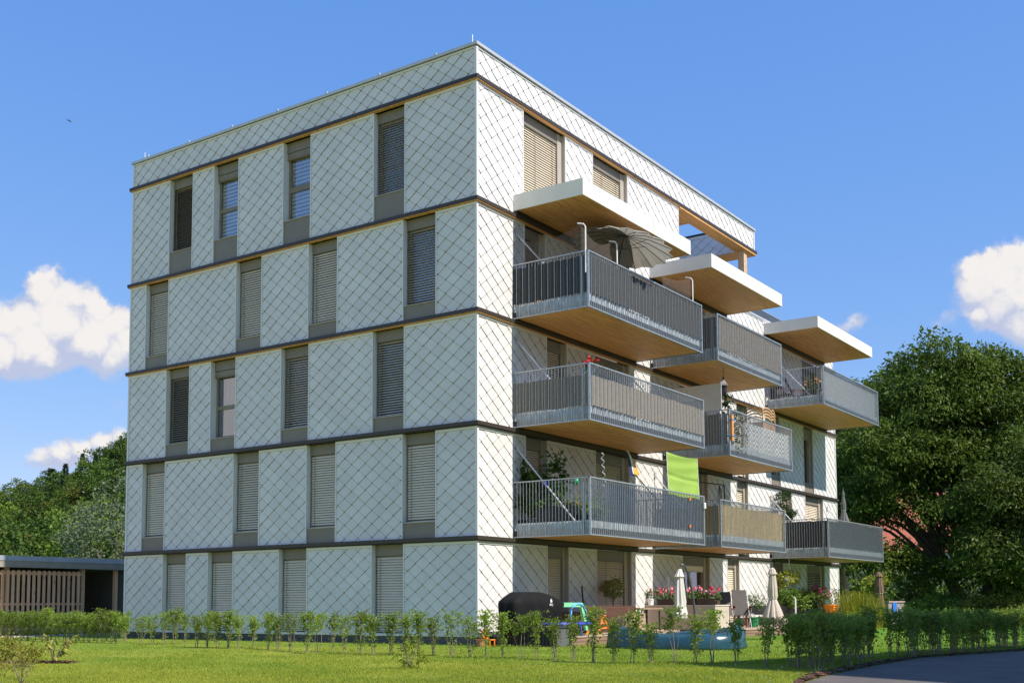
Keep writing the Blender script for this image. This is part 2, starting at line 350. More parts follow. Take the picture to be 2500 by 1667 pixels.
def panel(F, a0, a1, z0, z1, side_, jamb=None, depth=.27, trim=True):
    mb = MB()
    # backing box whose flanks are the window jambs
    p = [F(a0, z0, 0), F(a1, z1, -depth)]
    mb.box(p[0][0], p[1][0], p[0][1], p[1][1], z0, z1, 3)
    if trim:
        w = .035; o = .034
        for (b0, b1) in ((a0, a0+w), (a1-w, a1)):
            p = [F(b0, 0, .001), F(b1, 0, o)]; mb.box(p[0][0], p[1][0], p[0][1], p[1][1], z0+.001, z1-.07, 2)
        p = [F(a0, 0, .001), F(a1, 0, o+.004)]; mb.box(p[0][0], p[1][0], p[0][1], p[1][1], z1-.07, z1-.001, 2)
        p = [F(a0+w, 0, .001), F(a1-w, 0, .012)]; mb.box(p[0][0], p[1][0], p[0][1], p[1][1], z0+.001, z0+.02, 2)
        shingles(mb, F, a0+w, a1-w, z0+.004, z1-.075, side_[0], side_[1], side_[2])
    else:
        shingles(mb, F, a0, a1, z0, z1, side_[0], side_[1], side_[2])
    return mb.build('cladding_panel', [WHITE, SEAM_SHADE, TRIM, jamb or TRIM, HEM], apt)
LAT_L = (.249, 13.676+.0, False); LAT_R = (.17, 13.60, False)
# dark structure behind the cladding
mb = MB(); mb.box(.30, RR-.3, .30, LL-.05, .05, 11.9); mb.box(.30, 11.70, .30, LL-.05, 11.9, 15.2); mb.box(.0, RR-.02, LL-.08, LL, .34, 11.9, 1); mb.box(RR-.3, RR, .01, LL-.1, .34, 11.9, 1)
mb.box(11.70, 11.97, .02, LL-.1, 11.96, 15.1, 1)
mb.box(0.02, RR, 0.02, LL, .0, .33, 2); mb.build('wall', [WALLC, WHITE, mat('concrete plinth', (.10, .095, .09), .9, bump=.3)], apt)
# window holes: (left, right, blind kind, sill height)
WL_ = {}
odd = [(11.40, 12.52), (9.24, 10.36), (6.11, 7.24), (2.47, 3.60)]; even = [(12.51, 13.64), (8.14, 9.26), (5.0, 6.14), (1.36, 2.50)]
kindL = {4: ['openbrown', 'glass', 'tilt', 'open'], 3: ['closed', 'closed', 'closed', 'open'], 2: ['openbrown', 'curtain', 'open', 'open'], 1: ['closed', 'half', 'closed', 'closed'], 0: ['closed']*4}
WINL = {s: [(a, b, kindL[s][i]) for i, (a, b) in enumerate(even if s in (1, 3) else odd)] for s in range(5)}
WINR = {4: [(2.21, 4.43, 'closed'), (6.05, 8.25, 'closed')],
        3: [(2.24, 3.32, 'open'), (6.05, 8.26, 'dark'), (11.9, 14.05, 'dark'), (20.05, 21.2, 'open'), (23.82, 26.2, 'open')],
        2: [(3.35, 4.45, 'part'), (6.05, 8.26, 'dark'), (11.86, 14.05, 'dark'), (16.67, 17.73, 'closed'), (20.05, 21.05, 'sillglass'), (23.8, 24.95, 'sillglass')],
        1: [(2.24, 3.35, 'closed'), (6.05, 8.15, 'closed'), (11.9, 14.02, 'dark'), (16.58, 17.63, 'closed'), (21.07, 22.23, 'closed'), (23.83, 26.05, 'closed')],
        0: [(3.31, 4.46, 'closed'), (6.06, 8.22, 'closed'), (11.87, 14.04, 'door'), (15.58, 16.65, 'closed'), (20.0, 21.12, 'closed'), (23.82, 26.05, 'open')]}
SILL = {4: 12.69, 3: 9.36, 2: 6.35, 1: 3.37, 0: .42}
def ztop(s): return ZT[s+1]-.13
def fbox(mb, F, a0, a1, z0, z1, o0, o1, mi=0):
    p, q = F(a0, z0, o0), F(a1, z1, o1); mb.box(p[0], q[0], p[1], q[1], z0, z1, mi)
def slats(F, a0, a1, z0, z1, out, ang, mt, parent, pitch=.072, depth=.08, bunch=0., cord=None):
    """a venetian blind: curved slats, bottom rail and cords"""
    mb = MB(); n = int((z1-z0-.04)/pitch); rng = random.Random(int(a0*100+z0*10)); ca, sa = math.cos(ang)*depth/2, math.sin(ang)*depth/2
    for i in range(n):
        z = z1-.03-(i+.5)*pitch; j = rng.uniform(-.002, .002); tw = rng.uniform(-.04, .04)*.03
        # outer edge low, inner edge high; slight crown in the middle
        lo, mid, hi = (out+ca, z-sa+j), (out+.006*math.sin(ang), z+.006*math.cos(ang)+j), (out-ca, z+sa+j)
        for (p, q) in ((lo, mid), (mid, hi)):
            mb.quad(F(a0, p[1]+tw, p[0]), F(a1, p[1]-tw, p[0]), F(a1, q[1]-tw, q[0]), F(a0, q[1]+tw, q[0]), 0)
    fbox(mb, F, a0, a1, z0, z0+.028, out-.03, out+.03, 0)
    w = a1-a0
    for t in (cord if cord else (.14, .86)):
        c = a0+t*w; fbox(mb, F, c-.006, c+.006, z0, z1, out+depth*.5+.002, out+depth*.5+.006, 1)
    for c in (a0-.018, a1+.004): fbox(mb, F, c, c+.014, z0, z1, out-.03, out+.03, 1)
    return mb.build('blind', [mt, mat('blind guide', (.16, .14, .11), .5)], parent)
GLASS = glass_mat()
def window(F, a0, a1, s, kind, right):
    zt = ztop(s); full = right and not kind == 'sillglass'
    z0 = (SILL[s] if not full else ZT[s]+.10) if s else .40
    d = -.20                                  # plane of the window frame
    mb = MB(); g = .012
    w = .07; ztf = zt-.30
    if right:
        x0, x1 = a0+g, a1-.24 if a1-a0 > 1.5 else a1-.14
        fbox(mb, F, x1, a1-g, z0, zt, -.26, -.10, 1)       # deep taupe jamb
    else:
        x0, x1 = a0+g, a1-g
    fbox(mb, F, x0, x0+w, z0+.03, ztf, d-.06, d); fbox(mb, F, x1-w, x1, z0+.03, ztf, d-.06, d); fbox(mb, F, x0+w, x1-w, ztf-w, ztf, d-.06, d); fbox(mb, F, x0+w, x1-w, z0+.03, z0+.03+w, d-.06, d)
    zm = z0+(ztf-z0)*.46
    if not right and kind in ('glass', 'tilt', 'curtain'): fbox(mb, F, x0+w, x1-w, zm-.06, zm+.06, d-.06, d+.005)
    if right and x1-x0 > 1.5: fbox(mb, F, (x0+x1)/2-.06, (x0+x1)/2+.06, z0+.03+w, ztf-w, d-.06, d)
    win = mb.build('window' if not kind == 'door' else 'terrace_door', [FRAME, TAUPEJ], apt)
    m2 = MB(); m2.quad(F(x0+w, z0+.1, d-.03), F(x1-w, z0+.1, d-.03), F(x1-w, ztf-w, d-.03), F(x0+w, ztf-w, d-.03)); m2.build('pane', GLASS, win)
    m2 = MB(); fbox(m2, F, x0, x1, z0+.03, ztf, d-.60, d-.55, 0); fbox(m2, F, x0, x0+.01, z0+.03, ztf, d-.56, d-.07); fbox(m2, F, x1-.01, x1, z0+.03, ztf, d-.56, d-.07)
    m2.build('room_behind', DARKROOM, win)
    # head panel over the blind, sill panel below
    m3 = MB(); fbox(m3, F, x0, x1 if right else a1-g, ztf, zt, -.24, -.115, 0)
    if right: fbox(m3, F, x0, x1, ztf-.03, ztf+.0, -.24, -.09, 0)
    m3.build('head_panel', TAUPE, win)
    if z0 > ZT[s]+.2:
        m3 = MB(); fbox(m3, F, a0+.004, a1-.004, ZT[s]+.002, z0, -.25, -.012, 0); fbox(m3, F, a0+.002, a1-.002, z0, z0+.022, -.25, .016, 1)
        m3.build('sill_panel', [TAUPE, TRIM if False else TAUPEJ], win)
    elif s == 0:
        m3 = MB(); fbox(m3, F, a0+.004, a1-.004, .335, .40, -.25, .004, 1); m3.build('sill_panel', [TAUPE, TRIM], win)
    bo = -.155
    cord = (.40, .88) if right and a1-a0 > 1.5 else ((.12, .9) if right else (.86, .05))
    if kind == 'closed': slats(F, x0+.03, x1-.03, z0+.03, ztf, bo, math.radians(57), BLIND, win, cord=cord)
    elif kind == 'half': slats(F, x0+.03, x1-.03, z0+.03, ztf, bo, math.radians(50), BLIND, win, cord=cord)
    elif kind == 'open': slats(F, x0+.03, x1-.03, z0+.03, ztf, bo, math.radians(33), BLIND, win, depth=.06, cord=cord)
    elif kind == 'openbrown': slats(F, x0+.03, x1-.03, z0+.03, ztf, bo, math.radians(33), BLINDD, win, cord=cord)
    elif kind == 'part': slats(F, x0+.03, x1-.03, z0+(ztf-z0)*.55, ztf, bo, math.radians(60), BLIND, win, cord=cord)
    elif kind in ('glass', 'tilt', 'curtain', 'dark', 'sillglass', 'door'):
        m4 = MB(); fbox(m4, F, x0+.02, x1-.02, ztf-.17, ztf-.02, bo-.03, bo+.035, 0)
        for k in range(3): fbox(m4, F, x0+.02, x1-.02, ztf-.17-.02*k-.018, ztf-.172-.02*k, bo-.02, bo+.04-.004*k, 0)
        m4.build('blind', BLIND if kind == 'door' else FRAME, win)
        if kind in ('glass', 'tilt'):
            m4 = MB()
            for k in range(int((ztf-z0-.2)/.12)):
                z = z0+.12+k*.12
                if z > ztf-.15: break
                fbox(m4, F, x0+w, x1-w, z, z+.075, d-.085, d-.08, 0)
            m4.build('striped_roller_blind', mat('white roller blind', (.85, .85, .86), .7), win)
        if kind == 'curtain':
            m4 = MB(); n = 24
            for k in range(n):
                c0, c1 = x0+w+(x1-x0-2*w)*k/n, x0+w+(x1-x0-2*w)*(k+1)/n; o0, o1 = d-.11+.03*math.sin(k*1.3), d-.11+.03*math.sin((k+1)*1.3)
                m4.quad(F(c0, zm, o0), F(c1, zm, o1), F(c1, ztf-w, o1), F(c0, ztf-w, o0))
            m4.build('curtain', mat('mauve net curtain', (.34, .26, .38), .8, var=.35, scale=9.), win)
    if kind == 'tilt':                       # upper sash tipped inwards at the top
        m4 = MB(); t = .16
        def q(a, z): return F(a, z, d+.012-t*(z-zm)/(ztf-zm))
        for (b0, b1, c0, c1) in ((x0+.06, x0+.13, zm+.06, ztf-.08), (x1-.13, x1-.06, zm+.06, ztf-.08), (x0+.13, x1-.13, zm+.06, zm+.12), (x0+.13, x1-.13, ztf-.14, ztf-.08)):
            m4.quad(q(b0, c0), q(b1, c0), q(b1, c1), q(b0, c1))
        m4.build('tilted_sash', FRAME, win)
    return win
def storey(F, s, holes, L, lat, right):
    e = .0; cur = e; zt = ztop(s)
    for (a, b, k) in sorted(holes): 
        if a > cur+.05: panel(F, cur, a, ZT[s]+.002 if s else .335, zt, lat, TRIM if not right else TAUPEJ)
        cur = b
    if L > cur+.05: panel(F, cur, L, ZT[s]+.002 if s else .335, zt, lat, TRIM if not right else TAUPEJ)
    for (a, b, k) in holes: window(F, a, b, s, k, right)
for s in range(5):
    storey(LP, s, WINL[s], LL, LAT_L, False)
    storey(RP, s, WINR[s], RR if s < 4 else 11.98, LAT_R, True)
# parapet bands of shingles
def strip(F, a0, a1, z0, z1, lat, nm='parapet_cladding', flipx=False):
    mb = MB(); fbox(mb, F, a0, a1, z0, z1, -.25, 0, 2); fbox(mb, F, a0, a1, z1-.05, z1-.001, .001, .036, 2)
    fbox(mb, F, a0, a0+.035, z0+.001, z1-.051, .001, .034, 2); fbox(mb, F, a1-.035, a1, z0+.001, z1-.051, .001, .034, 2)
    shingles(mb, F, a0+.035, a1-.035, z0+.004, z1-.055, *lat); return mb.build(nm, [WHITE, SEAM_SHADE, TRIM, TRIM, HEM], apt)
strip(LP, .0, LL, 15.282, 16.10, LAT_L); strip(RP, .0, RT, 15.282, 16.10, LAT_R)
strip(RP, 12.0, RR, 11.952, 12.62, LAT_R)
# corner trims
def ctrim(x0, x1, y0, y1, ss):
    mb = MB()
    for s in ss:
        z0, z1 = (ZT[s]+.002 if s else .335), (ztop(s) if s < 5 else 16.08); mb.box(x0, x1, y0, y1, z0, z1)
    mb.build('corner_trim', TRIM, apt)
ctrim(-.045, .03, -.045, .03, range(6)); ctrim(-.04, .03, LL-.03, LL+.04, range(6)); ctrim(RR-.03, RR+.04, -.045, .03, range(4)); ctrim(RT-.03, RT+.04, -.045, .03, (5,))
# ledges between the storeys: dark sheet with a strip of wood under it
p = .114
for s in range(1, 6):
    mb = MB(); zt = ZT[s]; R_ = RR if s < 5 else RT
    def ring(z0, z1, o, mi):
        mb.box(-o, .02, -o, LL+o, z0, z1, mi); mb.box(.02, R_+o, -o, .02, z0, z1, mi)
    ring(zt-.10, zt, p, 0)
    if s >= 3: ring(zt-.128, zt-.10, p-.02, 1)
    else: ring(zt-.128, zt-.10, p-.02, 2)
    mb.build('floor_ledge', [BAND, CLT, mat('dark ledge underside', (.03, .026, .022), .8)], apt)
# roof coping, roof slab and lightning rods
mb = MB(); o = .085
mb.box(-o, .35, -o, LL+o, 16.12, ROOF); mb.box(.35, RT+o, -o, .35, 16.12, ROOF); mb.box(RT-.35, RT+o, .35, 6.5, 16.12, ROOF); mb.box(.35, 11.9, LL-.3, LL+o, 16.12, ROOF); mb.box(-.03, RT+.03, -.03, .2, 16.10, 16.12, 1); mb.box(-.03, .2, .2, LL+.03, 16.10, 16.12, 1)
for k in range(7): mb.box(-o-.012, -o+.03, 1.3+k*2.05, 1.36+k*2.05, ROOF, ROOF+.05)
for k in range(8): mb.box(1.6+k*2.1, 1.66+k*2.1, -o-.012, -o+.03, ROOF, ROOF+.02)
mb.box(11.99, RR+.06, -.06, .3, 12.62, 12.70); mb.build('roof_coping', [mat('grey roof coping', (.55, .55, .55), .35, .3, .06), BLACKM], apt)
mb = MB(); mb.box(.35, 11.97, .2, LL-.2, 15.9, 16.0); mb.build('roof', mat('gravel roof', (.3, .29, .27), .9, bump=.5), apt)
for (x, y, h) in ((.05, .16, .28), (-.02, LL-.55, .22)):
    mb = MB(); mb.tube([(x, y, ROOF), (x, y, ROOF+h)], .014, 6); mb.build('lightning_rod', STEEL, apt)
# roof terrace: ring beam with wood soffit, post, shingled end beam, far railing
mb = MB(); mb.box(11.98, RT+.09, -.09, .40, 15.10, 15.149); mb.box(11.98, 13.7, .40, 5.9, 15.10, 15.149, 1); mb.box(18.0, RT+.09, .40, 5.9, 15.10, 15.149, 1)
mb.build('terrace_soffit', [CLT, CLTY], apt)
mb = MB(); mb.box(11.97, 13.7, .30, 6.0, 15.15, 15.9); mb.box(13.7, 18.0, .25, .4, 15.15, 16.0); mb.box(18.05, RT-.02, .25, 6.0, 15.15, 16.1); mb.build('ring_beam', WHITE, apt)
def EP(a, z, o): return (18.05-o, a, z)
mb = MB(); shingles(mb, EP, .45, 5.9, 15.16, 16.0, .1, 15.5); mb.box(18.0, 18.3, .4, 6.0, 16.0, 16.10, 2); mb.box(17.97, 18.3, .4, 6.0, 16.10, 16.18, 3); mb.build('end_beam_cladding', [WHITE, SEAM_SHADE, TRIM, BLACKM, HEM], apt)
mb = MB(); mb.box(17.83, 18.13, .02, .27, 12.702, 15.10); mb.build('terrace_post', wood_mat('spruce post', (.62, .42, .26), 'Z'), apt)
mb = MB(); y = .85
for k in range(160): x = 12.2+k*.098; mb.box(x, x+.014, y, y+.04, 12.1, 13.60)
mb.box(12.1, 27.9, y-.01, y+.05, 13.60, 13.63); mb.box(12.1, 27.9, y-.01, y+.05, 12.14, 12.18); mb.build('terrace_railing', GALV, apt)
# ------------------------------------------------------------------ balconies
BD = 2.42
def railbars(mb, X0, X1, z0, z1):
    b = .007; d = .011
    n = round(BD/.105)
    for Xs in (X0, X1):
        for k in range(n+1):
            y = -BD+.03+k*(BD-.06)/n; mb.box(Xs-d, Xs+d, y-b, y+b, z0+.03, z1-.02)
        mb.box(Xs-.025, Xs+.025, -BD, -.02, z0, z0+.03); mb.box(Xs-.03, Xs+.03, -BD, -.02, z1-.03, z1)
    n = round((X1-X0)/.105)
    for k in range(n+1):
        x = X0+.04+k*(X1-X0-.08)/n; mb.box(x-b, x+b, -BD-d, -BD+d, z0+.03, z1-.02)
    mb.box(X0-.03, X1+.03, -BD-.03, -BD+.03, z1-.032, z1+.001); mb.box(X0-.03, X1+.03, -BD-.03, -BD+.03, z0-.004, z0+.026)
    for Xs in (X0, X1):
        mb.box(Xs-.026, Xs+.026, -BD-.028, -BD+.024, z0+.02, z1-.02)
        mb.box(Xs-.024, Xs+.024, -BD+.17, -BD+.20, z0+.02, z1-.14)
BALC = {}
def balcony(key, X0, X1, zb):
    zt = zb+1.52
    mb = MB(); mb.box(X0+.05, X1-.05, -BD+.05, -.10, zb+.03, zb+.06, 1); mb.box(X0+.05, X1-.05, -BD+.05, -.10, zb+.06, zb+.2, 0)
    mb.box(X0+.02, X1-.02, -BD+.03, -BD+.05, zb+.0, zb+.2, 2); mb.box(X0-.02, X1+.02, -.10, -.02, zb-.02, zb+.18, 3)
    o = mb.build('balcony', [mat('balcony slab', (.45, .38, .28), .8), CLT, GREYM, BLACKM], apt)
    m2 = MB(); railbars(m2, X0, X1, zb, zt); m2.build('railing', GALV, o)
    m3 = MB(); h = .39; per = .075         # corrugated kick plate inside the bars
    def corr(P0, P1, inward):
        P0 = np.array(P0); P1 = np.array(P1); Ln = np.linalg.norm(P1-P0); n = int(Ln/per*6); inw = np.array(inward)
        for k in range(n):
            a, b = k/n, (k+1)/n; pa = P0+(P1-P0)*a+inw*.012*math.sin(a*Ln/per*2*PI); pb = P0+(P1-P0)*b+inw*.012*math.sin(b*Ln/per*2*PI)
            m3.quad((pa[0], pa[1], zb+.03), (pb[0], pb[1], zb+.03), (pb[0], pb[1], zb+h), (pa[0], pa[1], zb+h))
    corr((X0+.045, -.05), (X0+.045, -BD+.04), (1, 0)); corr((X0+.045, -BD+.045), (X1-.045, -BD+.045), (0, 1)); corr((X1-.045, -BD+.04), (X1-.045, -.05), (-1, 0))
    m3.build('kick_plate', GALVS, o, smooth=True)
    for x in (X0+.16, X1-.16):
        m4 = MB(); m4.tube([(x, -.02, zb+2.46), (x, -1.98, zb+.26)], .022, 7); m4.box(x-.05, x+.05, -.06, -.037, zb+2.36, zb+2.56); m4.build('tie_rod', STEEL, o)
    BALC[key] = (X0, X1, zb, zt)
for k, a, b, z in (('B1', 1.68, 8.57, 8.98), ('B2', 1.68, 8.58, 5.97), ('B3', 1.66, 8.50, 2.96), ('B4', 9.74, 15.20, 8.97), ('B5', 10.55, 16.02, 5.97), ('B6', 9.74, 15.19, 2.96), ('B7', 19.62, 26.60, 8.97), ('B8', 19.76, 26.73, 2.955)): balcony(k, a, b, z)
for (X0, X1) in ((1.70, 8.22), (9.75, 15.86), (19.62, 26.55)):
    zb, zt, D = 12.05, 12.50, 2.27; mb = MB(); t = .03; xs = X0+(X1-X0)*.62
    mb.box(X0, X0+t, -D+t, -.0, zb, zt, 0); mb.box(X1-t, X1, -D+t, -.0, zb, zt, 0); mb.box(X0, xs-.008, -D, -D+t, zb, zt, 0); mb.box(xs+.008, X1, -D, -D+t, zb, zt, 0); mb.box(xs-.008, xs+.008, -D+.012, -D+t, zb, zt, 0)
    mb.box(X0+t, X1-t, -D+t, -.03, zb+.3, zt-.02, 0)
    o = mb.build('canopy', [FASC], apt); m2 = MB(); m2.box(X0+t, X1-t, -D+t, -.10, zb+.02, zb+.06); m2.box(X0+t, X1-t, -.10, -.02, zb-.1, zb+.06, 1); m2.build('soffit', [CLT, BLACKM], o)
# ------------------------------------------------------------------ ground, lawn, road
rng = np.random.default_rng(7)
def grass_mat(name, gain, trans=0.):
    """lawn colour from the place itself: fresh green, drier yellow patches and faint mowing swaths"""
    m = bpy.data.materials.new(name); m.use_nodes = True; nt = m.node_tree; N = nt.nodes; L = nt.links; b = N['Principled BSDF']; b.inputs['Roughness'].default_value = .8; b.inputs['Specular IOR Level'].default_value = .15
    tc = N.new('ShaderNodeTexCoord'); mp = N.new('ShaderNodeMapping'); mp.inputs['Rotation'].default_value = (0, 0, -.35); mp.inputs['Scale'].default_value = (1, .45, 1); L.new(tc.outputs['Object'], mp.inputs['Vector'])
    def nz(s, d, r=.6, src=None):
        n = N.new('ShaderNodeTexNoise'); n.inputs['Scale'].default_value = s; n.inputs['Detail'].default_value = d; n.inputs['Roughness'].default_value = r; L.new(src or tc.outputs['Object'], n.inputs['Vector']); return n.outputs['Fac']
    def ma(op, a, b_, c=0.):
        q = N.new('ShaderNodeMath'); q.operation = op
        for k, x in enumerate((a, b_, c)):
            if isinstance(x, float): q.inputs[k].default_value = x
            else: L.new(x, q.inputs[k])
        return q.outputs[0]
    sx = N.new('ShaderNodeSeparateXYZ'); L.new(tc.outputs['Object'], sx.inputs[0])
    t = ma('MULTIPLY_ADD', nz(.28, 6, .62, mp.outputs['Vector']), 1.3, -.50)
    t = ma('MULTIPLY_ADD', nz(2.3, 6, .7), .8, ma('ADD', t, -.12)); t = ma('MULTIPLY_ADD', sx.outputs['X'], -.022, t)
    g = N.new('ShaderNodeNewGeometry')
    if trans: t = ma('MULTIPLY_ADD', g.outputs['Random Per Island'], .35, ma('ADD', t, -.17))
    r = N.new('ShaderNodeValToRGB'); e = r.color_ramp.elements; e[0].position = .12; e[0].color = (.085*gain, .185*gain, .016*gain, 1); e[1].position = .8; e[1].color = (.255*gain, .275*gain, .04*gain, 1); L.new(t, r.inputs['Fac']); L.new(r.outputs['Color'], b.inputs['Base Color'])
    sh = b.outputs['BSDF']
    if trans:
        tr = N.new('ShaderNodeBsdfTranslucent'); L.new(r.outputs['Color'], tr.inputs['Color']); mx = N.new('ShaderNodeMixShader'); mx.inputs['Fac'].default_value = trans; L.new(sh, mx.inputs[1]); L.new(tr.outputs['BSDF'], mx.inputs[2]); sh = mx.outputs['Shader']
    L.new(sh, N['Material Output'].inputs['Surface']); return m
mb = MB(); mb.quad((-900, -900, GZ), (900, -900, GZ), (900, 900, GZ), (-900, 900, GZ)); tag(mb.build('ground', grass_mat('lawn', 1.07)), kind='structure')
EDGE = [(-40, -17.5), (-14, -13.4), (-9.1, -12.05), (-7.4, -11.8), (-4.2, -11.55), (-1.26, -11.5), (3., -12.5), (9, -14.2), (30, -21), (80, -38)]
def edge_y(x):
    for (a, b) in zip(EDGE, EDGE[1:]):
        if a[0] <= x <= b[0]: return a[1]+(b[1]-a[1])*(x-a[0])/(b[0]-a[0])
    return EDGE[0][1] if x < EDGE[0][0] else EDGE[-1][1]
mb = MB()
for (a, b) in zip(EDGE, EDGE[1:]): mb.quad((a[0], a[1], GZ+.004), (a[0], a[1]-9, GZ+.004), (b[0], b[1]-9, GZ+.004), (b[0], b[1], GZ+.004))
tag(mb.build('road', mat('worn asphalt', (.108, .092, .080), .9, 0, .2, 1.6, .4, 120)), kind='structure')
# bark mulch strip between lawn and road, and a planting bed on the left
mb = MB()
def chips(n, fx, size=.05):
    for k in range(n):
        x, y = fx(); a = rng.uniform(0, PI); l, w = size*rng.uniform(.5, 1.4), size*rng.uniform(.2, .5); t = rng.uniform(-.5, .5)
        d = np.array([math.cos(a), math.sin(a), 0]); e = np.array([-math.sin(a)*math.cos(t), math.cos(a)*math.cos(t), math.sin(t)]); c = np.array([x, y, GZ+.025+rng.uniform(-.01, .02)])
        mb.quad(c-d*l-e*w, c+d*l-e*w, c+d*l+e*w, c-d*l+e*w)
def mulch():
    x = rng.uniform(-9.6, 9); return x, edge_y(x)+abs(rng.normal(0, .14))*min(1, (x+9.9)/2.5)+.01
chips(3600, mulch, .034)
bx, by, _ = gnd(60, 1618); ex, ey, _ = gnd(168, 1618)
def bed():
    t = rng.random()*1.5-.5; return bx+(ex-bx)*t+rng.normal(0, .09), by+(ey-by)*t+rng.normal(0, .09)
chips(900, bed, .045)
tag(mb.build('bark_mulch', mat('bark chips', (.11, .05, .032), .9, 0, .3, 30, island=.6)), kind='stuff')
mb = MB(); mb.box(-14, 3.4, 19.0, 20.6, GZ-.02, GZ+.02); tag(mb.build('path', mat('pale paving', (.42, .41, .39), .9, bump=.2)), kind='structure')
# ------------------------------------------------------------------ grass blades (only where the lawn is seen close)
def grass():
    n = 330000
    u = rng.uniform(-60, 2560, n); v = 1545+rng.random(n)**.8*(1690-1545)
    q = FX[None]+RX[None]*((u-1250)/FPX)[:, None]-UX[None]*((v-CV)/FPX)[:, None]
    t = (GZ-CAM[2])/q[:, 2]; P = CAM[None]+q*t[:, None]
    ed = np.interp(P[:, 0], [e[0] for e in EDGE], [e[1] for e in EDGE])
    bad = ((P[:, 0] > -.05) & (P[:, 1] > -.05) & (P[:, 0] < RR) & (P[:, 1] < LL)) | (P[:, 1] < ed+.1+.22*rng.random(n)) | (t > 48) | ((P[:, 0] > .35) & (P[:, 1] > -2.5) & (P[:, 0] < 20)) | ((P[:, 1] > 19.0) & (P[:, 0] < 3.4))
    P = P[~bad]; n = len(P); h = rng.uniform(.018, .042, n)*(1+.5*np.sin(P[:, 0]*1.3)*np.sin(P[:, 1]*1.7)); near = (P[:, 0] > -.7) & (P[:, 1] > -3.2); h[near] *= 1.7
    a = rng.uniform(0, 2*PI, n); w = rng.uniform(.004, .008, n); s = np.stack([np.cos(a), np.sin(a), 0*a], 1)*w[:, None]
    lean = rng.normal(0, .35, (n, 2))*h[:, None]; tip = P+np.stack([lean[:, 0], lean[:, 1], h], 1)
    V = np.stack([P-s, P+s, tip], 1).reshape(-1, 3)
    me = bpy.data.meshes.new('grass'); me.vertices.add(len(V)); me.vertices.foreach_set('co', V.ravel()); me.loops.add(len(V)); me.loops.foreach_set('vertex_index', np.arange(len(V)))
    me.polygons.add(n); me.polygons.foreach_set('loop_start', np.arange(n)*3); me.polygons.foreach_set('loop_total', np.full(n, 3)); me.update(calc_edges=True); me.validate()
    o = bpy.data.objects.new('grass', me); COL.objects.link(o); me.materials.append(grass_mat('grass blade', 1.4, .45)); tag(o, kind='stuff')
    k = 700; idx = rng.choice(n, k); mb = MB()
    for i in idx:
        r_ = rng.uniform(.006, .014); c = P[i]+np.array([0, 0, .05]); mb.poly([c+np.array([r_*math.cos(w), r_*math.sin(w), .01*(w % 2)]) for w in (0, 1.26, 2.5, 3.77, 5.03)])
    tag(mb.build('clover_flowers', mat('white clover', (.75, .76, .66), .8)), kind='stuff')
grass()
# ------------------------------------------------------------------ hedge of young shrubs
LEAFH = leaf_mat('hedge leaf', (.11, .20, .022), (.34, .44, .06), .45, .45)
def hedge_proto(seed, h, wide, dens, gap=False):
    r = np.random.default_rng(seed); t = thing('hedge_shrub', (0, 0, 0), 'x', 'hedge shrub'); mb = MB(); C = []; D = []
    ns = r.integers(3, 6)
    for k in range(ns):
        a = r.uniform(0, 2*PI); sp = wide*r.uniform(.25, .9); top = np.array([math.cos(a)*sp, math.sin(a)*sp, h*r.uniform(.8, .98)])
        p = [np.zeros(3)+np.array([math.cos(a), math.sin(a), 0])*.03, top*np.array([.55, .55, .35])+r.normal(0, .015, 3), top*np.array([.85, .85, .7])+r.normal(0, .02, 3), top]
        mb.tube(p, [.008, .006, .005, .002], 5, 0)
        for s in range(int(26*dens)):
            q = (.5+.5*r.random()**.75 if s % 5 else .2+.5*r.random()) if not gap else .62+.38*r.random()
            i = min(int(q*3), 2); f = q*3-i; c = p[i]*(1-f)+p[i+1]*f; d = unit(r, 1)[0]; d[2] = abs(d[2])*.8+.1; L_ = r.uniform(.05, .2)*(.5+q); e = c+d*L_
            if e[2] > h*1.03: e[2] = h*1.03-r.random()*.1
            if s % 3 == 0: mb.tube([c, e], [.004, .002], 3, 0, False)
            m = r.integers(3, 6)
            for _ in range(m):
                w = r.random(); C.append(c+(e-c)*w+r.normal(0, .022, 3)); D.append(d*.6+unit(r, 1)[0]*.8+np.array([0, 0, .15]))
    mb.build('stems', TWIG, t)
    n = len(C); m2 = MB(); m2.arr(leaves(r, np.array(C), np.array(D), r.uniform(.045, .08, n), r.uniform(.024, .04, n))); m2.build('foliage', LEAFH, t); return t
PROTO = [hedge_proto(100+i, 1.0*(.90+.03*(i % 5)), .16+.035*(i % 4), .85+.3*(i % 3), i % 4 == 3) for i in range(11)]
USED = [False]*11
prng = random.Random(5)
def hedge_at(x, y, label, group, k=None, s=1.):
    k = prng.randrange(11) if k is None else k
    if not USED[k]: o = PROTO[k]; USED[k] = True
    else: o = copy_tree(PROTO[k])
    o.location = (x, y, GZ-.01); o.rotation_euler = (0, 0, prng.uniform(0, 6.28)); s *= prng.uniform(.86, .99); o.scale = (s*prng.uniform(.9, 1.15), s*prng.uniform(.9, 1.15), s); tag(o, label, 'hedge shrub', group); return o
HW_ = [(306, 1564), (344, 1569), (372, 1573), (400, 1573), (425, 1572), (455.5, 1577.6), (479, 1581), (505, 1580), (532, 1581.6), (557, 1581.6), (584, 1583), (616, 1581.6), (653, 1584.5), (679, 1585.6), (710.6, 1588.6), (750, 1592), (774, 1595.5), (808.6, 1591), (840, 1597), (877, 1595), (914, 1599.5), (954, 1599.5), (992, 1598), (1022, 1600), (1059.5, 1599), (1104.8, 1601), (1148.7, 1604)]
for (u, v) in HW_: p = gnd(u, v); hedge_at(p[0], p[1], 'thin clipped hedge shrub in the row in front of the shaded shingle facade', 'hedge shrubs before the shaded facade')
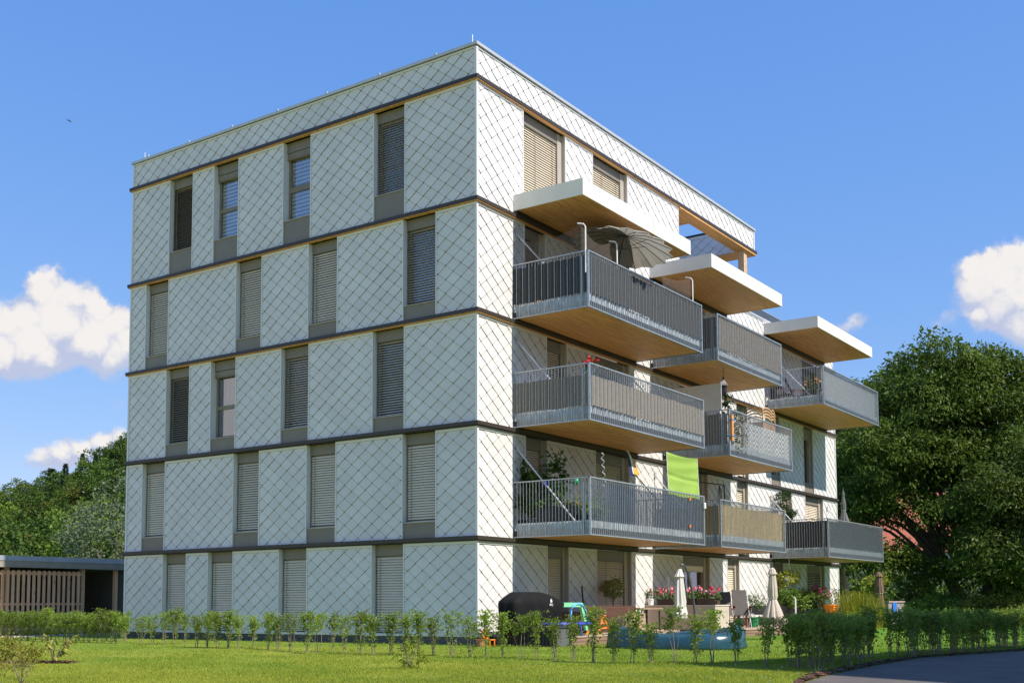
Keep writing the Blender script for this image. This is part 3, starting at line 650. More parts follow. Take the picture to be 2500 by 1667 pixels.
for (u, v) in [(1187, 1607), (1227, 1605), (1273.6, 1608), (1311, 1608), (1355.6, 1612), (1399, 1612), (1448, 1617), (1497.6, 1618), (1542.6, 1620), (1592, 1620.7), (1648, 1621.5), (1697, 1620.7), (1738, 1619)]:
    p = gnd(u, v); o = hedge_at(p[0], p[1], 'leggy hedge shrub with bare lower stems in front of the sunny garden terraces', 'hedge shrubs before the terraces', k=prng.choice((3, 7, 0, 4, 8))); f = prng.uniform(.82, 1.08); o.scale = (f, f, o.scale[2]*prng.uniform(.9, 1.02)); o.rotation_euler[0] = prng.uniform(-.06, .06)
for (u, v) in [(1799.5, 1622.4), (1870, 1628), (1930, 1628), (1975, 1634)]: p = gnd(u, v); hedge_at(p[0], p[1], 'dark shaded hedge shrub standing apart on the shadowed lawn by the beige parasol', 'hedge shrubs at the shadow edge', k=prng.choice((2, 5, 0)))
u = -10
while u < 306:
    for row in (0, 1):
        p = gnd(u+row*8+prng.uniform(-3, 3), 1557+u*.028+row*5); hedge_at(p[0], p[1], 'hedge shrub in the dense double row in front of the slatted wooden shed', 'hedge shrubs before the shed', k=prng.choice((2, 5, 0, 1, 4)))
    u += 17
x = -6.2
while x < 15:
    for row in (0, 1):
        y = (-10.85-.10*(x+6) if x > -1.5 else -11.25+.12*(x+6.2))+row*.45+prng.uniform(-.08, .08); hedge_at(x+prng.uniform(-.08, .08)+row*.1, y, 'hedge shrub in the dense shaded hedge along the asphalt road', 'hedge shrubs along the road', k=prng.choice((2, 5, 0, 1, 4)))
    x += .33 if x < 4 else .42
# single garden shrubs
def shrub(name, loc, r, h, n, c1, c2, Ll, label, cat, stems=5, tw=TWIG, W_=.4, key=None, base=.15):
    g = np.random.default_rng(int(abs(loc[0]*100)+abs(loc[1]*10))); t = thing(name, loc, label, cat); mb = MB()
    for k in range(stems):
        a = g.uniform(0, 2*PI); e = np.array(loc)+np.array([math.cos(a)*r*.7, math.sin(a)*r*.7, h*g.uniform(.7, .95)]); m_ = np.array(loc)*.5+e*.5+np.array([0, 0, .1*h]); mb.tube([loc, m_, e], [.012*h, .009*h, .003], 5)
    mb.build('stems', tw, t)
    m2 = MB(); m2.arr(crown(g, np.array(loc)+np.array([0, 0, h*(.5+base/2)]), (r, r, h*(.5-base/2)), max(12, n//14), 14, r*.16, Ll, Ll*W_, .1, .35, .15, .8)); m2.build('foliage', leaf_mat(key or name+' leaf', c1, c2, .45, .4), t); return t
p = gnd(1000, 1632); shrub('garden_shrub', p, .25, .52, 260, (.14, .20, .02), (.34, .38, .05), .10, 'small bright yellow green shrub alone on the lawn before the hedge', 'shrub', 7, W_=.28, base=-.1)
p = gnd(20, 1618); shrub('garden_shrub', p, .40, .52, 620, (.16, .18, .03), (.36, .32, .05), .07, 'yellowish shrub at the left frame edge at the back of the bark bed', 'shrub', 6, key='yellow shrub leaf', W_=.5)
p = gnd(62, 1630); shrub('garden_shrub', p, .30, .40, 520, (.17, .20, .03), (.38, .36, .06), .06, 'low rounded yellow green shrub in the middle of the bark bed', 'shrub', 5, key='yellow shrub leaf', W_=.5)
p = gnd(52, 1672); shrub('garden_shrub', p, .26, .42, 60, (.20, .19, .05), (.40, .33, .08), .05, 'nearly leafless twiggy shrub in front of the bark bed', 'shrub', 9, key='sparse shrub leaf', W_=.5)
# plant with large hanging leaves
p = gnd(130, 1618); t = thing('drooping_plant', p, 'straggly plant with large wilting yellow green leaves at the end of the bark bed', 'plant'); g = np.random.default_rng(3); mb = MB(); C = []; D = []
for (dx, dy, h) in ((-.12, .05, .52), (.22, -.1, .45), (.34, -.16, .5), (-.02, 0, .45)):
    e = p+np.array([dx, dy, h]); mb.tube([p, p*.4+e*.6+np.array([0, 0, .06]), e], [.012, .009, .005], 5)
    for k in range(13): C.append(p+(e-p)*g.uniform(.45, 1.05)+g.normal(0, .05, 3)); D.append(np.array([dx, dy, -.5])+g.normal(0, .4, 3))
mb.build('stems', BARK, t); m2 = MB(); m2.arr(leaves(g, np.array(C), np.array(D), g.uniform(.1, .17, len(C)), g.uniform(.05, .08, len(C)))); m2.build('foliage', leaf_mat('wilting leaf', (.07, .13, .02), (.50, .42, .10), .5, .3), t)
# ------------------------------------------------------------------ slatted shed
sx1 = 5.3; Y = 21.0; shed = thing('shed', (0, Y, GZ), 'low flat roofed wooden shed with vertical larch slats left of the apartment block', 'shed')
mb = MB(); mb.box(-16, sx1+1, Y-.02, Y+6, 2.84, 3.02, 0); mb.box(-16, sx1+1, Y, Y+.05, 2.60, 2.838, 1); mb.box(-16, sx1+1, Y+.05, Y+6, 2.65, 2.835, 2)
mb.build('roof', [mat('zinc roof edge', (.42, .45, .50), .4, .3), mat('grey fascia board', (.30, .27, .23), .7), WALLC], shed)
mb = MB(); x = -15.5
while x < 2.95: mb.box(x, x+.105, Y+.16, Y+.20, .2, 2.50); x += .208
mb.box(-15.5, 3.05, Y+.202, Y+.24, 2.34, 2.46); mb.box(-15.5, 3.05, Y+.202, Y+.24, 1.22, 1.30); mb.box(-15.5, 3.05, Y+.202, Y+.24, .3, .38); mb.build('slat_screen', LARCH, shed)
for x in (-9., -4.5, -.1, 3.05, 4.55): mb = MB(); mb.box(x, x+.14, Y+.25, Y+.39, GZ, 2.60); mb.build('post', LARCH, shed)
mb = MB(); mb.box(-16, sx1+1, Y+5.5, Y+5.6, GZ, 2.65); mb.box(-.3, 1.75, Y+2.5, Y+2.6, GZ, 2.4, 1); mb.box(4.9, 5.3, Y+.5, Y+5.4, GZ, 2.6); mb.build('back_wall', [WALLC, mat('grey locker', (.22, .24, .26), .6)], shed)
# ------------------------------------------------------------------ hill and its trees
HB = FX.copy(); HB[2] = 0; HB /= np.linalg.norm(HB); HR = np.array([HB[1], -HB[0], 0])
def polar(u, d):                            # ground point at distance d in the direction of picture column u
    q = HB*d+HR*d*((u-1250)/FPX); return CAM[:2]+q[:2]
def skyline(u): return np.interp(u, [-1200, -300, 0, 60, 110, 215, 270, 310, 500, 900, 1600, 1900, 2050, 2120, 2200, 2700, 3500], [335, 335, 342, 362, 385, 430, 474, 486, 530, 560, 590, 585, 565, 545, 520, 430, 380])
def hill_h(u, d): f = min(max((d-75)/150, 0), 1); return GZ+(f**1.15)*(skyline(u)/FPX*225-9.5)
mb = MB(); us = np.linspace(-1500, 3800, 60); ds = [75, 95, 120, 150, 185, 225, 300, 420]
G_ = [[(*polar(u, d), hill_h(u, min(d, 225)) + (0 if d <= 225 else 0)) for u in us] for d in ds]
for i in range(len(ds)-1):
    for j in range(len(us)-1): mb.quad(G_[i][j], G_[i][j+1], G_[i+1][j+1], G_[i+1][j])
tag(mb.build('hill', mat('forest floor', (.03, .05, .015), .9, 0, .3, .1)), kind='structure')
BL = [leaf_mat('wood leaf %s' % n, a, b, .55, .3) for n, a, b in (('dark', (.035, .072, .012), (.095, .155, .024)), ('mid', (.055, .11, .015), (.14, .21, .03)), ('bright', (.09, .16, .018), (.21, .29, .04)), ('olive', (.09, .12, .02), (.22, .22, .045)))]
CONI = leaf_mat('conifer needles', (.014, .034, .014), (.04, .07, .028), .6, .15); SILV = leaf_mat('silver willow leaf', (.09, .12, .06), (.21, .26, .15), .5, .3)
def broad_tree(seed, h, r, mt, n=190, per=20, leaf=.48, nm='broadleaf_tree'):
    g = np.random.default_rng(seed); t = thing(nm, (0, 0, 0), 'x', 'tree'); mb = MB(); mb.tube([(0, 0, 0), (.1, 0, h*.3), (0, .1, h*.7)], [r*.09, r*.07, .05], 7)
    for k in range(5): a = k*1.3; mb.tube([(0, 0, h*.35), (math.cos(a)*r*.5, math.sin(a)*r*.5, h*.62)], [r*.04, .03], 5)
    mb.build('trunk', BARK, t); m2 = MB(); m2.arr(crown(g, (0, 0, h*.56), (r, r, h*.44), n, per, r*.105, leaf, leaf*.6, .2, .55, .32, .55)); m2.build('crown', mt, t); return t
def conifer(seed, h, r, n=1700):
    g = np.random.default_rng(seed); t = thing('spruce', (0, 0, 0), 'x', 'tree'); mb = MB(); mb.tube([(0, 0, 0), (0, 0, h*.97)], [r*.1, .03], 6); mb.build('trunk', BARK, t)
    z = g.random(n)**1.3; a = g.uniform(0, 2*PI, n); rr = r*(1-z)*g.uniform(.25, 1., n)*(1+.25*np.sin(z*h*3.5)); P = np.stack([np.cos(a)*rr, np.sin(a)*rr, h*(.1+.9*z)-.25*rr], 1)
    D = np.stack([np.cos(a), np.sin(a), -.35+0*a], 1)+g.normal(0, .25, (n, 3)); m2 = MB(); m2.arr(leaves(g, P, D, g.uniform(.5, 1.0, n), g.uniform(.18, .34, n))); m2.build('crown', CONI, t); return t
PB = [broad_tree(20+i, 1*h, r, BL[m]) for i, (h, r, m) in enumerate(((11, 4.2, 0), (10, 4.0, 1), (9, 3.6, 2), (10.5, 3.6, 3), (12, 4.4, 1), (8.5, 3.9, 0)))]
PC = [conifer(40, 13, 2.6), conifer(41, 11, 2.3)]; PW = broad_tree(50, 9, 3.8, SILV, 330, 20, .26, 'silver_willow')
UB = set()
def plant(proto, x, y, z, s, label, group, sz=None):
    if proto not in UB: o = proto; UB.add(proto)
    else: o = copy_tree(proto)
    o.location = (x, y, z); o.rotation_euler = (0, 0, prng.uniform(0, 6.28)); o.scale = (s, s, s*(sz or prng.uniform(.9, 1.12))); tag(o, label, 'tree', group); return o
kinds = ['dark green broadleaf tree in the wood on the slope behind the shed', 'mid green broadleaf tree in the wood on the slope behind the shed', 'bright green broadleaf tree in the wood on the slope behind the shed', 'olive tinted broadleaf tree in the wood on the slope behind the shed', 'tall mid green broadleaf tree in the wood on the slope behind the shed', 'wide dark broadleaf tree in the wood on the slope behind the shed']
def wood(u0, u1, rows, lab, grp, con=.12):
    for (d, step) in rows:
        u = u0+prng.uniform(0, step)
        while u < u1:
            x, y = polar(u, d); z = hill_h(u, d)-.4
            if prng.random() < (con if d < 200 else con*3.2): plant(prng.choice(PC), x, y, z, prng.uniform(.75, 1.1)*(.62 if d > 200 else .8), 'dark pointed spruce '+lab, 'spruces '+grp)
            else: k = prng.randrange(6); plant(PB[k], x, y, z, prng.uniform(.7, 1.0)*(.62 if d > 200 else .8), kinds[k].replace('in the wood on the slope behind the shed', lab), 'broadleaf trees '+grp)
            u += step*prng.uniform(.75, 1.25)
wood(-70, 345, ((222, 34), (196, 46), (170, 50), (146, 56), (122, 64), (104, 76)), 'in the wood on the slope behind the shed', 'on the left slope')
wood(1985, 2560, ((225, 38), (190, 60), (150, 75), (128, 80)), 'on the hill behind the large chestnut tree', 'on the right hill', .3)
for (u, d, s, k, lab) in ((215, 84, .86, 2, 'bright green broadleaf tree directly behind the shed roof beside the silver willow'), (100, 92, .8, 0, 'dark broad tree directly behind the shed roof at the left'), (168, 88, .55, 2, 'small bright green tree low behind the middle of the shed roof'), (160, 100, 1.0, 5, 'wide dark tree rising behind the small bright one over the shed')):
    x, y = polar(u, d); plant(PB[k], x, y, GZ-.8, s, lab, None)
x, y = polar(286, 80); plant(PW, x, y, GZ-.3, .98, 'pale silver leaved willow between the shed roof and the apartment block', None)
x, y = polar(178, 70); o = copy_tree(PB[3]); o.name = 'rounded_bush'; o.location = (x, y, GZ+.5); o.scale = (.42, .42, .34); tag(o, 'rounded olive brown bush just above the shed roof', 'bush')
x, y = polar(20, 72); o = copy_tree(PB[3]); o.name = 'rounded_bush'; o.location = (x, y, GZ+.2); o.scale = (.32, .32, .38); tag(o, 'ochre tinted bush above the shed roof at the far left', 'bush')
for o in PROTO:
    if not o.get('group'):
        for c in list(o.children): bpy.data.objects.remove(c)
        bpy.data.objects.remove(o)
# ------------------------------------------------------------------ the large chestnut and trees round it
def big_tree(base, label, name, mt, trunks, boughs, per, seed, leaf=.34, dens=1.):
    """trunk and limbs, then boughs: each a flattened leafy mass (along the view, up, depth, radius) with leaf clumps over its upper side"""
    g = np.random.default_rng(seed); t = thing(name, base, label, 'tree'); B = np.array(base); mb = MB(); C = []; O = []
    for (pts, r0) in trunks: P = [B+np.array(p) for p in pts]; mb.tube(P, [r0*(1-.8*i/(len(P)-1)) for i in range(len(P))], 8)
    for (a, z, dp, r) in boughs:
        c = B+HR*a+HB*dp+np.array([0, 0, z]); s = B+HR*a*.25+np.array([0, 0, max(2.5, z*.45)]); mb.tube([s, s*.45+c*.55+np.array([0, 0, .5]), c], [.15, .09, .03], 5)
        n = int(26*r*r*dens*.62); d = unit(g, n); d[:, 2] = np.where((d[:, 2] < -.25) & (g.random(n) < .75), -d[:, 2], d[:, 2]); k = g.normal(size=(4, 3))*3; ph = g.uniform(0, 6.28, 4)
        rr = (.55+.45*g.random(n)**.5)*(1+.3*np.sin(d@k.T+ph).sum(1)/2); C.append(c+d*rr[:, None]*np.array([r, r, r*.84])); O.append(d)
    mb.build('trunk', BARK, t); C = np.concatenate(C); O = np.repeat(np.concatenate(O), per, 0); n = len(O); P = np.repeat(C, per, 0)+g.normal(size=(n, 3))*np.array([.42, .42, .19])
    P[:, 2] -= .35*((P-np.repeat(C, per, 0))[:, :2]**2).sum(1)
    D = O*.4+unit(g, n)*.7+np.array([0, 0, -.6]); m2 = MB(); m2.arr(leaves(g, P, D, leaf*g.uniform(.65, 1.3, n), leaf*.42*g.uniform(.7, 1.3, n))); m2.build('crown', mt, t); return t
CH = leaf_mat('chestnut leaf', (.045, .092, .012), (.17, .23, .034), .5, .34)
b = far(2385, 1488, 68); b[2] = GZ
RH = HR
tr = []
for (pts, r0) in (([(0, 0), (-.9, 1.2), (-2.0, 3.2), (-2.6, 5.5), (-3.4, 8.5)], .55), ([(.5, 0), (.9, 2), (.8, 5), (1.4, 9), (1.0, 13)], .62), ([(-1.9, 3.0), (-3.6, 5.2), (-5.2, 7.8)], .28), ([(-2.3, 4.2), (-1.6, 6.5), (-.6, 10)], .26), ([(.9, 3.5), (2.8, 6), (4.8, 9)], .28), ([(-2.0, 2.8), (-4.6, 3.3), (-6.4, 2.6)], .16)):
    tr.append(([(RH[0]*a, RH[1]*a, z) for (a, z) in pts], r0))
PXM = FPX/68.; gb = np.random.default_rng(21); BO = []
for (u, v, r) in ((2232, 872, 2.0), (2268, 850, 1.5), (2330, 890, 2.2), (2405, 868, 1.8), (2450, 885, 2.0), (2510, 915, 1.9), (2148, 965, 1.9), (2100, 930, 1.0), (2215, 960, 2.0), (2290, 985, 2.5), (2385, 975, 2.5), (2480, 1000, 2.4), (2085, 1090, 2.0), (2165, 1090, 2.4), (2140, 1200, 1.7), (2235, 1215, 1.0), (2150, 1330, 1.1), (2255, 1110, 2.4), (2345, 1110, 2.6), (2440, 1110, 2.6), (2525, 1100, 2.4), (2075, 1220, 1.9), (2400, 1230, 2.3), (2480, 1225, 2.5), (2085, 1330, 1.4), (2440, 1340, 2.1), (2515, 1350, 2.4), (2210, 1345, 1.0), (2335, 1290, .9), (2300, 1370, .8), (2480, 1430, 1.6)):
    for k in range(2): BO.append(((u-2385)/PXM+(gb.normal(0, .5) if k else 0), (1490-v)/PXM-.2, gb.uniform(-4, -1) if k == 0 else gb.uniform(.5, 4.5), r*(.82 if v < 970 else 1)*(1 if k == 0 else .9)))
big_tree(b, 'large dark horse chestnut tree with forked trunk right of the apartment block', 'chestnut_tree', CH, tr, BO, 36, 11, .30)
b2 = far(2620, 1490, 58); b2[2] = GZ; big_tree(b2, 'broad leafy tree overlapping the chestnut at the right edge of the picture', 'broadleaf_tree', CH, [([(0, 0, 0), (.2, 0, 4), (0, 0, 9)], .4)], [(gb.uniform(-4, 3), z, gb.uniform(-2.5, 2.5), 1.9) for z in (2.2, 3.2, 4.2, 5, 5.6, 6.4, 7, 7.8) for q in (0, 1)], 40, 12, .30)
for (u, d, h, r, lab, m) in ((2085, 66, 4.2, 1.7, 'light green young tree behind the end of the block by the purple parasol', 2), (2232, 74, 3.6, 1.3, 'small pale green tree in front of the white house', 2), (2330, 62, 1.7, 1.6, 'low scrub under the chestnut trunk', 1), (2250, 60, 1.3, 1.8, 'low weeds growing left of the chestnut trunk', 2), (2440, 58, 1.6, 1.9, 'low scrub right of the chestnut trunk', 3), (2120, 80, 3.2, 2.4, 'dark bush beneath the left side of the chestnut', 0), (2180, 86, 3.4, 2.6, 'dark thicket left of the white house wall', 0), (2290, 84, 2.6, 2.2, 'dark bush in front of the white house wall', 5), (2400, 84, 4.2, 2.8, 'dark thicket behind the chestnut trunk', 0), (2460, 80, 4.4, 2.8, 'dark bush right behind the chestnut', 5), (2510, 76, 4.0, 2.6, 'mid green thicket at the right edge behind the hedge', 1)):
    o = broad_tree(int(u), h, r, BL[m % 4], 130, 13, .2 if h < 2 else .26, 'broadleaf_tree' if h > 2 else 'wild_bush'); x, y = polar(u, d); o.location = (x, y, GZ-.1); tag(o, lab, 'tree' if h > 2 else 'bush')
# ------------------------------------------------------------------ house behind the chestnut
hx, hy = polar(2215, 100); hs = thing('house', (hx, hy, GZ), 'white house with red tiled roof half hidden behind the chestnut tree', 'house')
def H3(a, b, z): return np.array([hx, hy, 0])+HR*a+HB*b+np.array([0, 0, z])
mb = MB(); w, dp = 7.2, 8.
for (a0, b0, a1, b1) in ((-w, 0, w, 0), (w, 0, w, dp), (w, dp, -w, dp), (-w, dp, -w, 0)): mb.quad(H3(a0, b0, 0), H3(a1, b1, 0), H3(a1, b1, 6.2), H3(a0, b0, 6.2))
for a in (-w, w): mb.poly([H3(a, 0, 6.2), H3(a, dp, 6.2), H3(a, dp/2, 11)])
mb.build('wall', mat('white render', (.70, .70, .68), .85), hs)
mb = MB(); mb.quad(H3(-w-.6, -.8, 5.6), H3(w+.6, -.8, 5.6), H3(w+.6, dp/2, 11.2), H3(-w-.6, dp/2, 11.2)); mb.quad(H3(-w-.6, dp+.8, 5.6), H3(w+.6, dp+.8, 5.6), H3(w+.6, dp/2, 11.2), H3(-w-.6, dp/2, 11.2)); mb.build('roof', mat('red roof tile', (.30, .085, .045), .8, 0, .25, 2., .4, 12), hs)
for a in (-5, -2, 1.2, 4.3):
    for z in (1.2, 4.0): mb = MB(); mb.obox(H3(a, -.01, z+.7), HR*.55, HB*.05, (0, 0, .75)); mb.build('window', GREYM, hs)
# neighbouring house behind the photographer's right shoulder: its shadow lies on the lawn and road
nb = thing('neighbour_building', (4, -31, GZ), 'plain rendered flat roofed house across the road, its shadow on the lawn', 'building'); Hn = 17.2
cu = np.array([.967, -.254, 0]); cv_ = np.array([-.414, -.910, 0]); c0 = np.array([-5.5, -8.5-(Hn-GZ)/math.tan(ELEV), 0])
def N3(a, b, z): return c0+cu*a+cv_*b+np.array([0, 0, z])
mb = MB(); La, Lb = 30., 9.
for (a0, b0, a1, b1) in ((0, 0, La, 0), (La, 0, La, Lb), (La, Lb, 0, Lb), (0, Lb, 0, 0)): mb.quad(N3(a0, b0, GZ), N3(a1, b1, GZ), N3(a1, b1, Hn), N3(a0, b0, Hn))
mb.build('wall', mat('warm render', (.42, .38, .33), .9), nb); mb = MB(); mb.poly([N3(-.0, -.0, Hn), N3(La, 0, Hn), N3(La, Lb, Hn), N3(0, Lb, Hn)]); mb.build('roof', mat('dark roof sheet', (.12, .12, .12), .8), nb)
for k in range(7):
    for z in (1.2, 4.5, 7.8, 11.1, 14.1): mb = MB(); mb.obox(N3(2.5+k*4, -.02, z+.8), cu*.7, cv_*.04, (0, 0, .8)); mb.build('window', GREYM, nb)
for k in range(2):
    for z in (1.2, 4.5, 7.8, 11.1, 14.1): mb = MB(); mb.obox(N3(-.02, 2.5+k*4, z+.8), cu*.04, cv_*.6, (0, 0, .8)); mb.build('window', GREYM, nb)
# a swift high up on the left
p = far(170, 296, 95); bd = thing('bird', p, 'small dark bird gliding in the clear sky at the upper left', 'bird'); mb = MB(); a = RX*.9-UX*.38; a /= np.linalg.norm(a)
mb.rings([[p+a*t+(UX*math.cos(w)+FX*math.sin(w))*r for w in np.linspace(0, 2*PI, 7)[:-1]] for (t, r) in ((-.30, .004), (-.18, .03), (0, .045), (.15, .03), (.22, .006))]); mb.build('body', mat('dark plumage', (.10, .11, .13), .7), bd)
for sgn in (-1, 1): mb = MB(); mb.rings([[p+a*(t+s_)+FX*sgn*d+UX*(z+h) for (s_, z) in ((-.05*w, 0), (0, .008), (.05*w, 0), (0, -.006))] for (d, t, h, w) in ((.03, .05, .01, 1.6), (.25, 0, .03, 1.2), (.5, -.16, .02, .3))]); mb.build('wing', mat('dark plumage', (.10, .11, .13), .7), bd)
# ------------------------------------------------------------------ things on the balconies
FL = .20                                     # balcony floor above the underside
def single(mb, name, mats, loc, label, cat, group=None, smooth=False):
    return tag(mb.build(name, mats, None, loc, smooth), label, cat, group)
def cloth_strip(mb, P0, P1, z0, z1, nrm, amp, per, mi=0, thick=.006, sag=0., weave=0):
    """a band of cloth; weave: it runs before one bar and behind the next (weave = bar spacing)"""
    P0 = np.array(P0, float); P1 = np.array(P1, float); Ln = np.linalg.norm(P1-P0); nr = np.array(nrm, float); prev = None
    n = max(6, int(Ln/(weave/3 if weave else per/6)))
    for k in range(n+1):
        t = k/n; o = (-.032*math.cos(t*Ln/weave*PI) if weave else amp*math.sin(t*Ln/per*2*PI)+amp*.5*math.sin(t*Ln/per*2.7+1)); p = P0+(P1-P0)*t+nr*o; s_ = sag*abs(math.sin(t*Ln*2.6))
        cur = (p[0], p[1])
        if prev: mb.quad((*prev[0], z0+prev[1]*.3), (*cur, z0+s_*.3), (*cur, z1-s_), (*prev[0], z1-prev[1]), mi)
        prev = (cur, s_)
def screen(key, name, label, mt, left=True, front=True, z0=.37, z1=1.40, amp=.008, per=.21, mt2=None, fx=None, lenl=None, weave=False):
    X0, X1, zb, zt = BALC[key]; o = .075; mb = MB()
    if weave:
        nl, nf = round(BD/.105), round((X1-X0)/.105); cloth_strip(mb, (X0, -.03), (X0, -BD+.03), zb+z0+.03, zb+z1, (1, 0), 0, 0, 0, sag=.012, weave=(BD-.06)/nl); cloth_strip(mb, (X0+.04, -BD), (X1-.04, -BD), zb+z0+.03, zb+z1, (0, 1), 0, 0, 1 if mt2 else 0, sag=.02, weave=(X1-X0-.08)/nf)
        return single(mb, name, [mt, mt2] if mt2 else [mt], (X0, -BD, zb+z0), label, 'privacy screen', 'cloth screens inside the balcony railings')
    if left: cloth_strip(mb, (X0+o, -.06 if lenl is None else -BD+lenl), (X0+o, -BD+o), zb+z0, zb+z1, (1, 0), amp, per, 0, sag=.012)
    if front:
        a, b = fx or (X0+o, X1-o); cloth_strip(mb, (a, -BD+o), (b, -BD+o), zb+z0, zb+z1, (0, 1), amp, per, 1 if mt2 else 0, sag=.02)
    return single(mb, name, [mt, mt2] if mt2 else [mt], (X0, -BD, zb+z0), label, 'privacy screen', 'cloth screens inside the balcony railings')
CH1 = mat('charcoal woven screen', (.058, .06, .064), .85, 0, .2, 30, .3, 200); TP1 = mat('taupe woven screen', (.23, .205, .18), .85, 0, .15, 20, .3, 200); TP2 = mat('dark taupe screen', (.15, .135, .12), .7, 0, .2, 12)
screen('B1', 'privacy_screen', 'charcoal woven privacy screen behind the bars of the top left balcony with the big parasol', CH1, weave=True)
screen('B2', 'privacy_screen', 'taupe grey privacy screen of uneven height behind the railing with the red geraniums', TP1, z1=1.22, weave=True)
screen('B4', 'privacy_screen', 'wrinkled dark grey privacy screen on the top balcony of the middle column', TP2, z1=1.42, weave=True)
screen('B7', 'privacy_screen', 'light grey privacy screen along the front of the top right balcony', mat('light grey mesh screen', (.36, .37, .38), .8, 0, .08, 15), left=False, z0=.10, z1=1.46, amp=.002)
screen('B8', 'privacy_screen', 'black mesh privacy screen on the lowest balcony at the far right', mat('black mesh screen', (.035, .036, .04), .7, 0, .2, 15), z1=1.44, amp=.004)
X0, X1, zb, zt = BALC['B3']; mb = MB(); cloth_strip(mb, (X0+.9, -BD+.08), (X1-.07, -BD+.08), zb+.36, zb+1.40, (0, 1), .006, .5); single(mb, 'film_screen', mat('smoky clear film', (.03, .04, .06), .12, 0, .3, 3, .15, 8, alpha=.72, spec=.8), (X0, -BD, zb), 'dark glossy see through film behind the front bars of the lowest left balcony', 'privacy screen')
# woven white and grey strips on the middle balcony
X0, X1, zb, zt = BALC['B5']
def weave_mat():
    m = bpy.data.materials.new('white and grey weave'); m.use_nodes = True; N = m.node_tree.nodes; L = m.node_tree.links; b = N['Principled BSDF']; b.inputs['Roughness'].default_value = .6
    tc = N.new('ShaderNodeTexCoord'); ck = N.new('ShaderNodeTexChecker'); mp = N.new('ShaderNodeMapping'); mp.inputs['Scale'].default_value = (9.5, 0, 13.5); mp.inputs['Location'].default_value = (0, .5, 0); L.new(tc.outputs['Object'], mp.inputs['Vector']); L.new(mp.outputs['Vector'], ck.inputs['Vector'])
    ck.inputs['Color1'].default_value = (.85, .85, .83, 1); ck.inputs['Color2'].default_value = (.30, .30, .31, 1); ck.inputs['Scale'].default_value = 1; L.new(ck.outputs['Color'], b.inputs['Base Color']); return m
mb = MB(); nw, nh = 26, 11
for i in range(nw):                          # basket weave: strips really pass over and under
    for j in range(nh):
        xa, xb = 12.05+(X1-.08-12.05)*i/nw, 12.05+(X1-.08-12.05)*(i+1)/nw; za, zc = zb+.36+.92*j/nh, zb+.36+.92*(j+1)/nh; up = (i+j) % 2; y = -BD+.075-(.012 if up else 0)
        mb.quad((xa, y+.008, za), (xb, y+.008, za), (xb, y, (za+zc)/2), (xa, y, (za+zc)/2), 0 if up else 1); mb.quad((xa, y, (za+zc)/2), (xb, y, (za+zc)/2), (xb, y+.008, zc), (xa, y+.008, zc), 0 if up else 1)
single(mb, 'woven_screen', [mat('white weave', (.88, .88, .87), .6), mat('grey weave', (.36, .36, .36), .6)], (12.05, -BD, zb), 'white and grey basket weave screen on the middle balcony', 'privacy screen')
mb = MB(); cloth_strip(mb, (X0+.075, -.06), (X0+.075, -BD+.1), zb+.37, zb+1.40, (1, 0), .01, .5); single(mb, 'privacy_screen', TP1, (X0, -BD, zb), 'plain taupe fabric along the left side of the middle balcony under the tall panel', 'privacy screen', 'cloth screens inside the balcony railings')
t = thing('tall_screen_panel', (X0+.05, -BD+.3, zb+FL), 'tall plain beige fabric panel rising above the railing of the middle balcony', 'privacy screen')
mb = MB(); mb.box(X0+.06, X0+.075, -BD+.30, -.3, zb+1.50, zb+2.42); mb.build('panel', mat('beige panel fabric', (.56, .51, .45), .85, 0, .05), t); mb = MB(); mb.tube([(X0+.05, -BD+.28, zb+FL), (X0+.05, -BD+.28, zb+2.47)], .02, 8); mb.build('post', STEEL, t)
# bamboo mat on the lowest middle balcony
X0, X1, zb, zt = BALC['B6']; t = thing('bamboo_mat', (X0, -BD, zb+.3), 'bamboo cane mat behind the bars of the lowest middle balcony', 'privacy screen'); BMB = mat('bamboo cane', (.50, .36, .17), .7, 0, .15, 3, island=.22); mb = MB()
y = -.1
while y > -BD+.1: mb.box(X0+.065, X0+.083, y-.016, y, zb+.30, zb+1.33); y -= .0185
x = X0+.09
while x < X1-.08: mb.box(x, x+.016, -BD+.068, -BD+.086, zb+.30, zb+1.36-.02*math.sin(x*1.7)); x += .0185
mb.build('canes', BMB, t); mb = MB()
for z in (.55, .85, 1.15): mb.box(X0+.085, X1-.08, -BD+.0862, -BD+.089, zb+z, zb+z+.006)
mb.build('binding', TWIG, t)
# parasol under the first canopy
def dome(mb, c, ax, R, depth, n=16, rows=5, scal=.035, mi=0):
    c = np.array(c, float); ax = np.array(ax, float)/np.linalg.norm(ax); e = np.cross(ax, (0, 0, 1)); e /= np.linalg.norm(e); f = np.cross(ax, e)
    V = []
    for i in range(rows+1):
        r = i/rows
        for k in range(n*2):
            w = PI*k/n; rr = R*r*(1-(scal*r*r*3 if k % 2 else 0)); V.append(c+(e*math.cos(w)+f*math.sin(w))*rr-ax*depth*(r**1.7+(.02 if k % 2 else 0)*r))
    b = len(mb.v); mb.v += [tuple(p) for p in V]; m = n*2
    for i in range(rows):
        for k in range(m): mb.f.append((b+i*m+k, b+i*m+(k+1) % m, b+(i+1)*m+(k+1) % m, b+(i+1)*m+k)); mb.m.append(mi)
    return c, ax, e, f
hub = fac(1524, 573, -1.95); base = np.array([hub[0]-.12, -1.85, 8.98+FL]); t = thing('parasol', base, 'large open grey parasol tilted over the top left balcony under the canopy', 'parasol')
mb = MB(); c, ax, e, f = dome(mb, hub, (.16, -.10, 1.), 1.50, .42); mb.build('canopy', mat('grey parasol cloth', (.34, .32, .29), .8, 0, .05, 2, trans=.38), t)
mb = MB()
